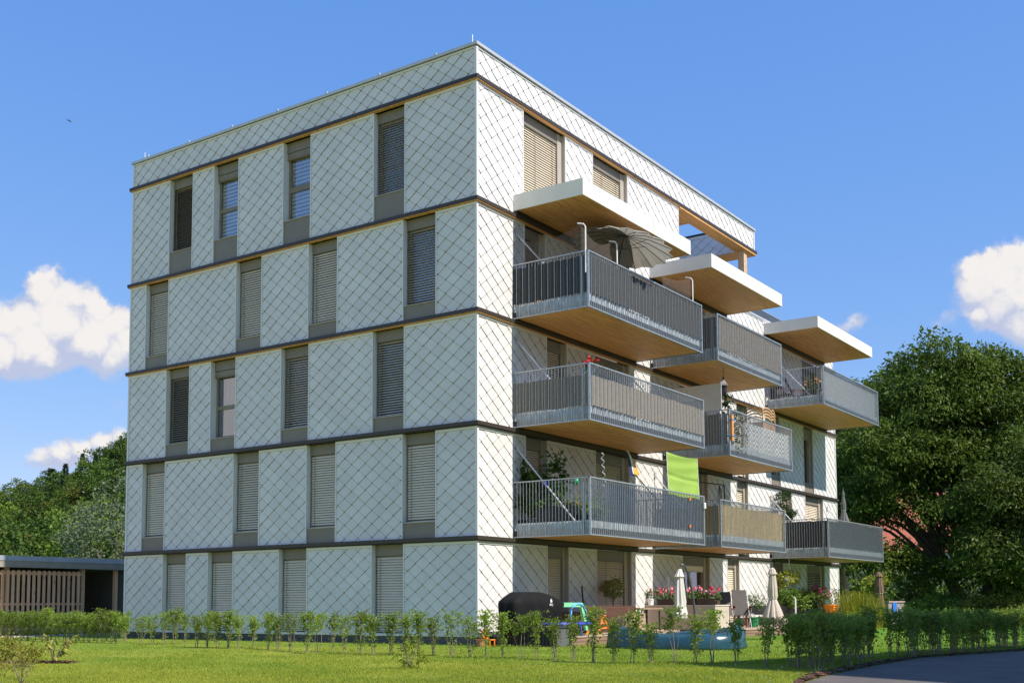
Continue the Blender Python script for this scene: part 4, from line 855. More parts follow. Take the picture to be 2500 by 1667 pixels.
for k in range(16):
    w = PI*k/8; d = e*math.cos(w)+f*math.sin(w); mb.tube([c-ax*.03, c+d*.75-ax*(.42*.5**1.7+.03), c+d*1.46-ax*.435], .010, 4)
    if k % 2 == 0: mb.tube([c-ax*.45, c+d*.7-ax*.15], .008, 4)
mb.build('ribs', GREYM, t); mb = MB(); mb.tube([base, (base[0], base[1], hub[2]-.75), hub-ax*.02], .022, 8); mb.build('pole', GREYM, t); mb = MB(); mb.lathe([(.25, 0), (.25, .05), (.05, .09), (.04, .3)], base, 16); mb.build('foot', GREYM, t)
# safety net on bent white poles
t = thing('safety_net', (1.7, -2.4, 10.2), 'fine cat net on bent white poles above the railing of the top left balcony', 'net'); NET = mat('fine dark net', (.16, .13, .11), .8, alpha=.28)
for (x, hh) in ((1.66, .72), (3.35, .68), (8.12, .78)):
    mb = MB(); z0 = 9.9; zt_ = 10.5+hh; mb.tube([(x, -2.36, z0), (x, -2.36, zt_-.08), (x, -2.30, zt_), (x, -2.12, zt_+.05)], .02, 7); mb.build('pole', WPLAST, t)
mb = MB(); n = 10
def netq(A, B, z0, dz):
    A = np.array(A, float); B = np.array(B, float)
    for k in range(n):
        a, b = k/n, (k+1)/n; pa = A+(B-A)*a; pb = A+(B-A)*b; sa, sb = dz*math.sin(a*PI), dz*math.sin(b*PI); mb.quad((pa[0], pa[1], z0), (pb[0], pb[1], z0), (pb[0], pb[1], pb[2]-sb), (pa[0], pa[1], pa[2]-sa))
netq((1.70, -.05, 11.2), (1.70, -2.2, 11.24), 10.5, .2); netq((1.70, -2.2, 11.24), (3.35, -2.2, 11.2), 10.5, .28); mb.build('netting', NET, t); mb = MB(); netq((6.2, -2.3, 10.9), (8.12, -2.3, 11.3), 10.5, .12); mb.build('netting', NET, t)
# potted plants
def potplant(name, loc, ph, pr, r, h, n, c1, c2, Ll, label, cat='potted plant', pot=TERRA, key=None, W_=.45, droop=.2, flowers=None, fl_r=.035, stem=.0, shell=.3, base=0.):
    g = np.random.default_rng(int(abs(loc[0]*91)+abs(loc[1]*37)+n)); loc = np.array(loc, float); t = thing(name, loc, label, cat)
    if ph > 0: mb = MB(); mb.lathe([(pr*.75, 0), (pr*.95, ph*.85), (pr*1.06, ph*.86), (pr*1.06, ph), (pr*.9, ph), (pr*.88, ph-.03)], loc, 16); mb.build('pot', pot, t)
    mb = MB(); top = loc+np.array([0, 0, ph])
    for k in range(5): a = k*1.26; mb.tube([top, top+np.array([math.cos(a)*r*.5, math.sin(a)*r*.5, stem+h*.6])], [.012, .005], 5)
    mb.build('stems', TWIG, t)
    m2 = MB(); m2.arr(crown(g, top+np.array([0, 0, stem+h*.5+base]), (r, r, h*.5), max(8, n//12), 12, r*.2, Ll, Ll*W_, droop, shell, .15, .8)); m2.build('foliage', leaf_mat(key or 'pot leaf', c1, c2, .45, .35), t)
    if flowers:
        cols, nf = flowers
        for ci, fm in enumerate(cols):
            m3 = MB()
            for k in range(nf):
                d = unit(g, 1)[0]; d[2] = abs(d[2]); c = top+np.array([0, 0, stem+h*.5+base])+d*np.array([r, r, h*.55])*g.uniform(.8, 1.08)
                for q in range(5):
                    dd = unit(g, 1)[0]; s = fl_r*g.uniform(.6, 1.1); e = np.cross(dd, (0.3, .2, 1)); e /= np.linalg.norm(e); f2 = np.cross(dd, e); cc = c+unit(g, 1)[0]*fl_r*.7
                    m3.poly([cc+e*s, cc+f2*s+dd*s*.2, cc-e*s, cc-f2*s+dd*s*.2])
            m3.build('flowers', fm, t)
    return t
RED = mat('red petals', (.55, .02, .03), .6, island=.3); PINK = mat('pink petals', (.75, .16, .28), .6, island=.3); PALE = mat('pale pink petals', (.80, .42, .50), .6, island=.2); MAG = mat('magenta petals', (.50, .05, .22), .6, island=.3); ORA = mat('orange petals', (.75, .30, .03), .6, island=.3)
G1, G2 = (.035, .085, .015), (.12, .20, .03)
p = side(1300, 628, 2.05); potplant('potted_plant', (2.1, p[1], 9.18), .35, .17, .33, .95, 300, (.03, .07, .015), (.09, .15, .03), .18, 'feathery green potted plant on the top left balcony beside the wall', W_=.3)
p = fac(1447, 870, -2.25); potplant('potted_plant', (p[0], -2.2, 6.17), .95, .13, .2, .5, 150, G1, G2, .08, 'red flowering geranium at the front corner of the taupe screened balcony', flowers=([RED], 14), fl_r=.05, base=.12)
p = fac(1985, 925, -1.6); potplant('potted_plant', (20.0+.5, -1.7, 9.17), .35, .18, .35, .8, 220, G1, (.16, .24, .04), .12, 'yellow flowering potted plant behind the open bars of the top right balcony', flowers=([ORA], 9), fl_r=.06)
for (u, v, Y, h, r, lab) in ((1272, 1160, 2.02, 2.0, .33, 'tall tomato plant nearest the wall on the lowest left balcony'), (1352, 1150, 2.35, 2.15, .36, 'tallest tomato plant on the lowest left balcony beside the window blind'), (1312, 1190, 2.1, 1.5, .3, 'shorter tomato plant between the two tall ones on the lowest left balcony')):
    p = side(u, v, Y); potplant('tomato_plant', (Y, p[1], 3.16), .3, .16, r, h-.3, 560, (.035, .08, .014), (.13, .20, .03), .16, lab, 'plant', BLACKM, 'tomato leaf', .5, .4, stem=.05)
p = fac(1415, 1233, -2.0); potplant('herb_planter', (2.3, -1.9, 3.16), .42, .3, .5, .42, 420, (.08, .15, .02), (.24, .32, .05), .10, 'bushy bright herbs in a black tub at the corner of the lowest left balcony', 'plant', BLACKM, 'herb leaf', .25, .0)
mb = MB(); mb.rings([[(1.85+a*1.5, -.6-b*1.2, z) for (a, b) in ((0, 0), (s_, 0), (s_, 1), (0, 1))] for (z, s_) in ((3.16, .8), (3.72, 1), (3.76, 1.04))]); single(mb, 'plant_trough', BLACKM, (1.85, -1.2, 3.16), 'long black plant trough behind the bars of the lowest left balcony', 'planter')
for (u, v, Y, c, lab) in ((1333, 1180, -1.9, (.05, .05, .5), 'round blue glass ornament among the tomato plants'), (1407, 1175, -1.6, (.02, .30, .14), 'round green glass ornament above the herb tub')):
    p = side(u, v, 2.0-Y*0); t = thing('garden_ball', p, lab, 'ornament'); mb = MB(); mb.lathe([(.01, -.09), (.06, -.07), (.09, 0), (.06, .07), (.01, .09)], p, 14); mb.build('ball', mat('glass %.2f' % c[2], c, .15), t, smooth=True); mb = MB(); mb.tube([p-np.array([0, 0, .09]), (p[0], p[1], 3.5)], .008, 5); mb.build('stick', TWIG, t)
p = fac(1393, 1200, -1.3); mb = MB(); 
for z in (.35, .72): mb.box(p[0]-.1, p[0]+.75, -1.5, -1.1, 3.16+z, 3.16+z+.04)
for x in (-.1, .7): mb.box(p[0]+x, p[0]+x+.05, -1.5, -1.1, 3.16, 3.16+.35); mb.box(p[0]+x, p[0]+x+.05, -1.5, -1.1, 3.16+.39, 3.16+.72)
single(mb, 'plant_shelf', mat('red brown shelf', (.25, .08, .05), .7), (p[0], -1.3, 3.16), 'small reddish shelf behind the herb tub on the lowest left balcony', 'shelf')
# spiral stake
a, b = fac(1470, 1105, -2.2), fac(1478, 1200, -2.2); mb = MB(); mb.tube([b+np.array([0, 0, -.6])]+[b*(1-k/40)+a*k/40+np.array([.035*math.sin(k*.9), .035*math.cos(k*.9), 0]) for k in range(41)], .013, 5)
single(mb, 'spiral_stake', STEEL, b+np.array([0, 0, -.6]), 'twisted silvery plant stake standing above the railing in front of a blind', 'plant stake')
# bundled cloth in navy, white and orange
t = thing('garden_flag', fac(1563, 1182, -1.7)+np.array([0, 0, -.8]), 'rolled navy white and orange flag hanging from a leaning pole on the lowest left balcony', 'flag')
mb = MB(); mb.tube([fac(1566, 1195, -1.7)+np.array([0, 0, -.8]), fac(1560, 1170, -1.7), fac(1530, 1100, -1.7)], .013, 6); mb.build('pole', WPLAST, t)
def strip3(P, mt):
    mb = MB(); n = len(P)-1
    for k in range(n): (a, b), (c, d) = P[k], P[k+1]; mb.quad(fac(*a, -1.7), fac(*b, -1.72), fac(*d, -1.72), fac(*c, -1.7))
    mb.build('cloth', mt, t)
strip3([((1530, 1101), (1532, 1101)), ((1534, 1125), (1539, 1122)), ((1536, 1160), (1546, 1158)), ((1537, 1161), (1556, 1162))], mat('navy cloth', (.02, .025, .10), .8))
strip3([((1531, 1100), (1533, 1100)), ((1538, 1122), (1543, 1122)), ((1540, 1156), (1547, 1156))], mat('white cloth', (.78, .76, .74), .8))
strip3([((1532, 1100), (1534, 1100)), ((1543, 1122), (1549, 1128)), ((1547, 1156), (1560, 1153)), ((1550, 1158), (1562, 1160))], mat('orange cloth', (.85, .42, .06), .8))
# green sun cloth
t = thing('sun_cloth', fac(1668, 1215, -2.30), 'bright apple green cloth stretched upright above the railing of the lowest left balcony', 'sun cloth'); mb = MB(); A, B_, C_, D_ = fac(1627, 1102, -2.30), fac(1702, 1119, -2.30), fac(1708, 1222, -2.30), fac(1634, 1208, -2.30); nx, nz = 14, 24
def gp(i, j):
    s, q = i/nx, j/nz; P = A*(1-s)*(1-q)+B_*s*(1-q)+C_*s*q+D_*(1-s)*q; P = P.copy(); P[1] += .02*math.sin(s*9+q*4)*q+.03*math.exp(-((q-.52-.04*s)/.05)**2)-.012*math.sin(q*22+s*3)*(1-q)+.02*math.sin(s*PI)*math.sin(q*PI); P[2] -= .05*math.sin(s*PI)*(1-q); return P
for i in range(nx):
    for j in range(nz): mb.quad(gp(i, j), gp(i+1, j), gp(i+1, j+1), gp(i, j+1))
mb.build('cloth', mat('apple green cloth', (.36, .55, .10), .8, 0, .04, trans=.25), t, smooth=True); mb = MB(); mb.tube([D_+np.array([0, 0, -.6]), A], .012, 5); mb.tube([C_+np.array([0, 0, -.6]), B_], .012, 5); mb.build('pole', WPLAST, t)
for i, (v, lab) in enumerate(((1218, 'upper small orange clip on the front bars below the green cloth'), (1284, 'lower small orange clip on the front bars near the kick plate'))):
    p = fac(1683.5, v, -2.45); mb = MB(); mb.box(p[0]-.035, p[0]+.035, -2.475, -2.445, p[2]-.05, p[2]+.05); mb.box(p[0]-.05, p[0]+.05, -2.478, -2.4755, p[2]-.015, p[2]+.015); single(mb, 'railing_clip', mat('orange plastic', (.72, .20, .04), .5), p, lab, 'clip')
p = fac(1717, 1234, -2.43); mb = MB(); mb.box(p[0]-.07, p[0]+.05, -2.50, -2.455, p[2]-.09, p[2]+.09); mb.box(p[0]-.05, p[0]+.03, -2.51, -2.50, p[2]-.06, p[2]+.06); single(mb, 'socket_box', WPLAST, p, 'small white box at the right end of the lowest left railing', 'box')
# middle balcony: plank, ivy, lantern, folding screen
X0, X1, zb, zt = BALC['B5']; t = thing('wooden_board', (X0+.1, -BD-.06, zb+.5), 'orange varnished board tied with blue straps to the corner of the middle balcony', 'board'); mb = MB(); mb.box(X0+.0, X0+.16, -BD-.10, -BD-.035, zb+.48, zb+1.32); mb.build('board', mat('varnished board', (.62, .28, .08), .4), t)
for z in (.62, 1.16): mb = MB(); mb.box(X0-.02, X0+.19, -BD-.115, -BD-.02, zb+z, zb+z+.03); mb.build('strap', mat('blue strap', (.10, .25, .65), .6), t)
t = thing('ivy_plant', (X0+.45, -BD+.4, zb+FL), 'thin climbing ivy on the front bars of the middle balcony', 'climbing plant'); mb = MB(); C = []; D = []; g = np.random.default_rng(8)
for k in range(6):
    x = X0+.75+g.uniform(-.35, .45); P = [np.array([x+.1*math.sin(s*2+k), -BD+.05+.05*math.sin(s*3), zb+.3+s*.24]) for s in range(6)]; mb.tube([np.array([X0+.7, -BD+.3, zb+FL])]+P, .006, 4)
    for q in P:
        for _ in range(9): C.append(q+g.normal(0, .06, 3)); D.append(unit(g, 1)[0])
mb.build('stems', TWIG, t); m2 = MB(); m2.arr(leaves(g, np.array(C), np.array(D), g.uniform(.06, .10, len(C)), g.uniform(.04, .07, len(C)))); m2.build('foliage', leaf_mat('ivy leaf', (.03, .07, .02), (.10, .17, .04), .45, .3), t)
p = side(1782, 990, X0+.35); t = thing('hanging_lantern', (X0+.4, -BD+.35, zb+1.5), 'black pagoda shaped lantern with ivy hanging at the corner of the middle balcony', 'lantern'); c = np.array([X0+.4, -BD+.35, zb+1.75])
mb = MB(); mb.lathe([(.20, .62), (.14, .68), (.05, .82), (.02, .95)], c, 4); mb.lathe([(.09, .30), (.11, .32), (.11, .60), (.09, .62)], c, 8); mb.tube([c+np.array([0, 0, .95]), (c[0], c[1], zb+3.0)], .008, 5); mb.build('lantern', BLACKM, t); m2 = MB(); m2.arr(crown(g, c+np.array([0, 0, .12]), (.22, .22, .42), 22, 9, .05, .1, .07, .5)); m2.build('foliage', leaf_mat('dark ivy leaf', (.012, .03, .01), (.05, .09, .02), .4, .2), t)
t = thing('folding_screen', fac(1912, 1050, -.9), 'tan wicker folding screen with arched slatted tops on the middle balcony', 'folding screen'); WK = mat('tan wicker', (.55, .33, .17), .7, 0, .12, 30, .4, 120)
x0_ = 15.0; 
for i, (xa, ya, xb, yb) in enumerate(((14.30, -2.05, 14.22, -1.45), (14.30, -2.05, 14.95, -2.12), (14.95, -2.12, 15.60, -2.0))):
    A = np.array([xa, ya, zb+FL]); B_ = np.array([xb, yb, zb+FL]); d = (B_-A); mb = MB(); mb.quad(A, B_, B_+np.array([0, 0, 1.42]), A+np.array([0, 0, 1.42]))
    for q in (0., .97): c = A+d*q; mb.quad(c, c+d*.05, c+d*.05+np.array([0, -.015, 1.85]), c+np.array([0, -.015, 1.85]))
    for s in range(4):
        z = 1.50+s*.11; P = [A+d*(k/10)+np.array([0, 0, z+.10*math.sin(PI*k/10)]) for k in range(11)]
        for k in range(10): mb.quad(P[k], P[k+1], P[k+1]+np.array([0, 0, .055]), P[k]+np.array([0, 0, .055]))
    mb.build('leaf_panel', WK, t)
# lowest middle balcony: black drying frame ; far right balcony: topiary, folded parasol, chairs
p = fac(1757, 1190, -1.2); t = thing('clothes_frame', (p[0], -1.2, 3.16), 'black cantilever frame with hanging pegs behind the bamboo mat', 'drying frame'); mb = MB(); x = p[0]; z = p[2]+.12
mb.tube([(x+.35, -1.2, 3.16), (x+.38, -1.2, z-.05), (x+.34, -1.2, z), (x-1.5, -1.2, z-.06)], .022, 6); mb.tube([(x+.1, -1.2, 3.16), (x+.12, -1.2, z-.3), (x+.3, -1.2, z-.03)], .015, 6); mb.build('frame', BLACKM, t)
mb = MB()
for k in range(5): mb.tube([(x-.05+k*.02, -1.2, z-.05), (x-.22+k*.1, -1.2, z-.65-.05*(k % 2))], .008, 4)
mb.build('pegs', GREYM, t)
t = thing('topiary_tree', (20.35, -.75, 3.155), 'small cloud pruned topiary with three round pads at the far right lower balcony', 'topiary'); mb = MB(); g = np.random.default_rng(9); m2 = MB(); P0 = np.array([20.35, -.75, 3.155])
mb.lathe([(.14, 0), (.2, .3), (.2, .33)], P0, 12); mb.build('pot', BLACKM, t); mb = MB(); pads = [(side(1914, 1212, 20.3), .3, .18), (side(1910, 1235, 20.3), .24, .14), (side(1931, 1252, 20.4), .2, .12), (side(1922, 1263, 20.4), .24, .12)]
for (c, r, h) in pads: mb.tube([P0+np.array([0, 0, .3]), (P0[0], P0[1], c[2]-.3), c], [.03, .02, .012], 5); m2.arr(crown(g, c, (r, r, h), 60, 10, .05, .07, .035, 0., .6, .1, .8))
mb.build('stems', BARK, t); m2.build('foliage', leaf_mat('topiary needle', (.015, .045, .012), (.05, .10, .02), .5, .2), t)
def closed_parasol(base, z0, z1, rtop, rmid, rbot, cloth, pole, label, cap=True, lean=(0, 0), ptop=.12):
    base = np.array(base, float); t = thing('closed_parasol', base, label, 'parasol'); H = z1-z0; L_ = np.array([*lean, 0])
    mb = MB(); g = 9
    prof = [(.03, 1.0), (rtop*.75, .97), (rtop*1.25, .87), (rtop*.9, .855), (rmid*.95, .6), (rmid, .42), (rmid*.8, .36), (rbot*.85, .12), (rbot, 0.0), (rbot*.5, .02)]
    b = len(mb.v); n = 28; R = []
    for (r, q) in prof: R.append([base+np.array([r*(1+.16*math.cos(g*w)*(1-q*.5))*math.cos(w), r*(1+.16*math.cos(g*w)*(1-q*.5))*math.sin(w), z0-base[2]+q*H+(.03*math.cos(g*w) if q < .01 else 0)])+L_*q for w in np.linspace(0, 2*PI, n+1)[:-1]])
    mb.rings(R); mb.build('canopy', cloth, t, smooth=False); mb = MB(); mb.tube([base, base+np.array([0, 0, z1+ptop-base[2]])+L_], .024, 8); mb.build('pole', pole, t)
    mb = MB(); zz = z0+.39*H-base[2]; mb.lathe([(rmid*.86, zz-.02), (rmid*.92, zz), (rmid*.86, zz+.02)], base+L_*.4, 14); mb.build('strap', WPLAST, t); return t
GRC = mat('grey parasol sleeve', (.13, .135, .14), .8); p = fac(2060, 1262, -1.6); closed_parasol((p[0], -1.6, 3.155), 4.55, p[2]+1.12, .05, .10, .21, GRC, GREYM, 'grey folded parasol standing on the lowest balcony at the far right')
def garden_chair(loc, ang, fab, fr, label, cat='chair', back=.95, rec=.35):
    loc = np.array(loc, float); t = thing('garden_chair', loc, label, cat); R = np.array([[math.cos(ang), -math.sin(ang), 0], [math.sin(ang), math.cos(ang), 0], [0, 0, 1]])
    def T(x, y, z): return loc+R@np.array([x, y, z])
    mb = MB(); mb.quad(T(-.24, -.22, .42), T(.24, -.22, .42), T(.24, .24, .40), T(-.24, .24, .40)); mb.quad(T(-.24, -.22, .40), T(.24, -.22, .40), T(.24, .24, .38), T(-.24, .24, .38)); mb.build('seat', fab, t)
    mb = MB(); mb.quad(T(-.24, .24, .42), T(.24, .24, .42), T(.24, .24+rec, .42+back*.8), T(-.24, .24+rec, .42+back*.8)); mb.quad(T(-.24, .26, .42), T(.24, .26, .42), T(.24, .26+rec, .42+back*.8), T(-.24, .26+rec, .42+back*.8)); mb.build('backrest', fab, t)
    for s in (-.27, .27):
        mb = MB(); mb.tube([T(s, -.25, 0), T(s, .3, .62)], .014, 6); mb.build('leg', fr, t); mb = MB(); mb.tube([T(s, .35, 0), T(s, -.22, .62)], .014, 6); mb.build('leg', fr, t)
        mb = MB(); mb.box(0, 0.001, 0, .001, 0, .001); mb.v = []; mb.f = []; mb.m = []; mb.obox(T(s, .02, .64), R@np.array([.025, 0, 0]), R@np.array([0, .28, 0]), (0, 0, .012)); mb.build('armrest', mat('red brown armrest', (.30, .09, .04), .5), t)
        mb = MB(); mb.tube([T(s, .24, .42), T(s, .25+rec, .42+back*.82)], .014, 6); mb.build('back_frame', fr, t)
    return t
garden_chair((20.9, -1.0, 9.17), .4, BLACKM, GREYM, 'black garden chair behind the left bars of the top right balcony'); garden_chair((20.15, -.7, 9.17), -.3, BLACKM, GREYM, 'black garden chair nearest the wall on the top right balcony')
garden_chair((20.6, -1.7, 3.155), .8, BLACKM, STEEL, 'dark garden chair with pale frame inside the lowest right balcony')
# ------------------------------------------------------------------ garden level
DK = .36
def deck(x0, x1, y0, label):
    t = thing('wooden_deck', (x0, y0, GZ), label, 'deck'); mb = MB(); y = y0
    while y < -.05: mb.box(x0, x1, y, min(y+.135, -.04), DK-.028, DK); y += .142
    mb.build('boards', DECKW, t); mb = MB(); mb.box(x0+.02, x1-.02, y0+.02, y0+.05, GZ-.02, DK-.03); mb.box(x0+.02, x0+.05, y0+.05, -.05, GZ-.02, DK-.03); mb.box(x1-.05, x1-.02, y0+.05, -.05, GZ-.02, DK-.03); mb.box(x0+.015, x1-.015, y0+.01, y0+.02, DK-.13, DK-.11); mb.build('skirt', wood_mat('brown deck skirt', (.26, .17, .12), 'X', .2, .8, False), t); return t
deck(.62, 9.0, -2.5, 'brown timber terrace deck with the play things before the left ground floor flat'); deck(10.1, 20.5, -3.05, 'pale timber terrace deck in front of the middle ground floor flat')
# storage box with corrugated lid
t = thing('storage_box', (.25, -1.4, GZ), 'black and grey garden storage box by the corner of the block', 'storage box'); mb = MB(); mb.box(-.02, .55, -2.42, -.72, GZ, .58, 0); mb.box(.0, .54, -2.44, -2.421, GZ, .56, 1)
for k in range(14): mb.box(-.035, -.021, -2.3+k*.11, -2.25+k*.11, GZ+.03, .52, 0)
mb.build('body', [BLACKM, mat('grey resin', (.10, .105, .11), .6)], t); mb = MB()
for k in range(24):
    y = -2.46+k*.074; mb.quad((-.05, y, .60), (.58, y, .60), (.58, y+.037, .625), (-.05, y+.037, .625)); mb.quad((-.05, y+.037, .625), (.58, y+.037, .625), (.58, y+.074, .60), (-.05, y+.074, .60))
mb.box(-.05, .58, -2.46, -.68, .58, .599); mb.build('lid', mat('dark resin lid', (.035, .036, .04), .45), t)
# barbecue under its cover
A = fac(1263, 1500, -1.2)[0]; t = thing('covered_barbecue', (A+.9, -1.1, DK), 'barbecue under a black cover with white flame emblem beside the building corner', 'barbecue'); mb = MB(); BQ = []
def bqx(u): return fac(u, 1480, -1.45)[0]
for (v, ua, ub, yd) in ((1542, 1266, 1352, .62), (1500, 1264, 1378, .66), (1474, 1263, 1384, .68), (1467, 1264, 1381, .66), (1456, 1274, 1364, .56), (1447, 1283, 1344, .42), (1444, 1287, 1332, .34)):
    xa, xb = bqx(ua), bqx(ub); z = fac(1300, v, -1.45)[2]; z = max(z, DK); n = 36; ring = []
    for w in np.linspace(0, 2*PI, n+1)[:-1]:
        c, s = math.cos(w), math.sin(w); k = (abs(c)**8+abs(s)**8)**(-1/8); f_ = 1+(.06*math.sin(9*w)+.03*math.sin(17*w) if z < .9 else .015*math.sin(7*w)); ring.append(((xa+xb)/2+(xb-xa)/2*c*k*f_, -1.1+yd/2*s*k*f_, z))
    BQ.append(ring)
mb.rings(BQ); mb.build('cover', mat('black cover cloth', (.008, .008, .009), .8, 0, .3, 4, .6, 5, spec=.2), t, smooth=True)
fc = bpy.data.curves.new('lettering', 'FONT'); fc.body = 'BBQ'; fc.size = .085; fc.align_x = 'CENTER'; fc.extrude = .002
p = fac(1346, 1474, -1.46); fo = bpy.data.objects.new('lettering', fc); COL.objects.link(fo); dg = bpy.context.evaluated_depsgraph_get(); me = bpy.data.meshes.new_from_object(fo.evaluated_get(dg)); bpy.data.objects.remove(fo)
WHT = mat('white print', (.75, .75, .75), .6); o = bpy.data.objects.new('lettering', me); COL.objects.link(o); o.parent = t; me.materials.clear(); me.materials.append(WHT); o.rotation_euler = (PI/2, 0, 0); o.location = (p[0]-(A+.9), p[1]+1.1, p[2]-DK-.04)
mb = MB(); q = p+np.array([0, -.001, .075]); mb.poly([q+np.array([x, 0, z]) for (x, z) in ((-.035, -.03), (.03, -.035), (.05, .0), (.03, .05), (.02, .02), (.0, .085), (-.02, .04), (-.035, .06), (-.05, .0))]); mb.build('flame_emblem', WHT, t)
# corner: pot, yellow crate, orange chair
p = gnd(1174, 1579); potplant('potted_plant', p, .20, .13, .2, .28, 90, G1, G2, .07, 'small plant in a terracotta pot at the corner of the block', base=.05)
p = gnd(1200, 1574); mb = MB(); mb.rings([[(p[0]+a*s, p[1]+.3+b*s, z) for (a, b) in ((-.2, -.15), (.2, -.15), (.2, .15), (-.2, .15))] for (z, s) in ((GZ, .85), (GZ+.34, 1), (GZ+.36, 1.08), (GZ+.38, 1.08), (GZ+.38, .95), (GZ+.1, .85))]); single(mb, 'crate', mat('yellow plastic', (.75, .42, .02), .4), (p[0], p[1]+.3, GZ), 'yellow plastic tub by the corner of the block', 'tub')
p = gnd(1193, 1578); t = thing('toy_chair', p, 'tiny orange toy chair in front of the yellow tub', 'toy chair'); OR = mat('orange toy plastic', (.80, .20, .02), .4)
mb = MB(); mb.box(p[0]-.12, p[0]+.12, p[1]-.12, p[1]+.12, GZ+.16, GZ+.19); mb.build('seat', OR, t); mb = MB(); mb.box(p[0]-.12, p[0]+.12, p[1]+.10, p[1]+.12, GZ+.19, GZ+.42); mb.build('backrest', OR, t)
for a in (-.1, .1):
    for b_ in (-.1, .1): mb = MB(); mb.box(p[0]+a-.015, p[0]+a+.015, p[1]+b_-.015, p[1]+b_+.015, GZ, GZ+.16); mb.build('leg', OR, t)
# trampoline with padded handle
cx, cy = (fac(1338, 1524, -1.8)[0]+fac(1436, 1524, -1.8)[0])/2, -1.75; Rr = .88; t = thing('mini_trampoline', (cx, cy, DK), 'blue mini trampoline with a padded light blue handle arch on the left deck', 'trampoline'); BLU = mat('blue padding', (.03, .06, .42), .45); LBL = mat('light blue foam', (.12, .42, .68), .6)
mb = MB(); mb.tube([(cx+Rr*math.cos(w), cy+Rr*.62*math.sin(w), DK+.30) for w in np.linspace(0, 2*PI, 25)], .042, 8); mb.build('padding', BLU, t, smooth=True); mb = MB(); mb.poly([(cx+Rr*.95*math.cos(w), cy+Rr*.6*math.sin(w), DK+.31) for w in np.linspace(0, 2*PI, 25)[:-1]]); mb.build('mat', BLACKM, t)
for k in range(6): w = k*PI/3+.3; mb = MB(); mb.tube([(cx+Rr*math.cos(w), cy+Rr*.62*math.sin(w), DK+.27), (cx+Rr*1.08*math.cos(w), cy+Rr*.67*math.sin(w), DK)], .026, 7); mb.build('leg', BLU, t)
mb = MB(); mb.tube([fac(u, v, -2.1) for (u, v) in ((1394, 1540), (1393, 1505), (1394, 1490), (1398, 1479), (1406, 1474), (1417, 1474), (1425, 1480), (1430, 1492), (1436, 1515), (1441, 1540))], .032, 9); mb.build('handle', LBL, t, smooth=True)
t = thing('play_arch', (fac(1390, 1537, -1.1)[0], -1.1, DK), 'mint green fabric play arch behind the trampoline', 'play arch'); a_, b_, c_, d_ = fac(1357, 1500, -1.1), fac(1356, 1471, -1.1), fac(1417, 1471, -1.1), fac(1432, 1538, -1.1); a_ = np.array([a_[0], a_[1], DK]); mb = MB(); w = np.array([.0, .0, .075])
mb.obox((b_+c_)/2+np.array([0, 0, -.05]), (c_-b_)/2, (0, .05, 0), (0, 0, .06)); mb.build('crossbar', mat('mint fabric', (.20, .62, .33), .7), t)
for (q0, q1, wd) in ((a_, b_, .03), (d_, c_, .07)): mb = MB(); v = (q1-q0)/2; mb.obox((q0+q1)/2, v, (wd, 0, 0), (0, .04, 0)); mb.build('leg', mat('mint fabric', (.20, .62, .33), .7), t)
mb = MB(); mb.box(1.9, 3.4, -2.0, -1.3, DK+.001, DK+.006); single(mb, 'artificial_turf', mat('artificial turf', (.10, .24, .02), .9, 0, .3, 60), (2.6, -1.6, DK), 'patch of bright green artificial turf under the trampoline', 'turf mat')
t = thing('step_ladder', (fac(1461, 1546, -1.95)[0], -1.9, DK), 'small orange folding ladder standing astride on the left deck', 'step ladder'); lt = fac(1463, 1503, -1.9); l0, l1 = fac(1445, 1547, -2.0), fac(1478, 1543, -1.8); l0[2] = l1[2] = DK; OR2 = mat('orange lacquer', (.78, .22, .03), .4)
for q in (l0, l1):
    for dy in (-.12, .12): mb = MB(); v = lt+np.array([0, dy, 0])-(q+np.array([0, dy*1.4, 0])); mb.obox((lt+q)/2+np.array([0, dy*1.2, 0]), v/2, (.028, 0, 0), (0, .018, 0)); mb.build('leg', OR2, t)
for q in (.35, .62): mb = MB(); c = l0*(1-q)+lt*q; d = l1*(1-q)+lt*q; mb.obox((c+d)/2+np.array([0, -.13, 0]), (d-c)/2, (0, .015, 0), (0, 0, .022)); mb.build('rung', OR2, t)
mb = MB(); mb.box(lt[0]-.08, lt[0]+.08, lt[1]-.17, lt[1]+.17, lt[2], lt[2]+.03); mb.build('top_step', OR2, t)
# rattan seats
RAT = mat('brown rattan weave', (.13, .062, .042), .7, 0, .2, 30, .5, 90); RAT2 = mat('light rattan weave', (.40, .28, .20), .75, 0, .15, 30, .5, 90); CUSH = mat('grey cushion', (.33, .31, .28), .9)
sa, sb = fac(1424, 1500, -1.0)[0], fac(1545, 1500, -1.0)[0]; t = thing('rattan_sofa', ((sa+sb)/2, -.75, DK), 'long dark brown rattan sofa seen from behind on the left deck', 'sofa'); mb = MB(); mb.box(sa, sb, -1.08, -.98, DK, fac(1500, 1479, -1.05)[2])
for k in range(22): mb.box(sa+.004, sb-.004, -1.088, -1.0801, DK+.02+k*.034, DK+.042+k*.034)
mb.build('backrest', RAT, t); mb = MB(); mb.box(sa, sb, -.975, -.3, DK+.05, DK+.36); mb.build('base', RAT, t)
for x in (sa, sb-.13): mb = MB(); mb.box(x, x+.13, -.97, -.28, DK+.365, DK+.6); mb.build('armrest', RAT, t)
for k in range(2): mb = MB(); mb.box(sa+.16+k*(sb-sa-.3)/2, sa+.14+(k+1)*(sb-sa-.3)/2, -.95, -.33, DK+.365, DK+.48); mb.build('cushion', CUSH, t)
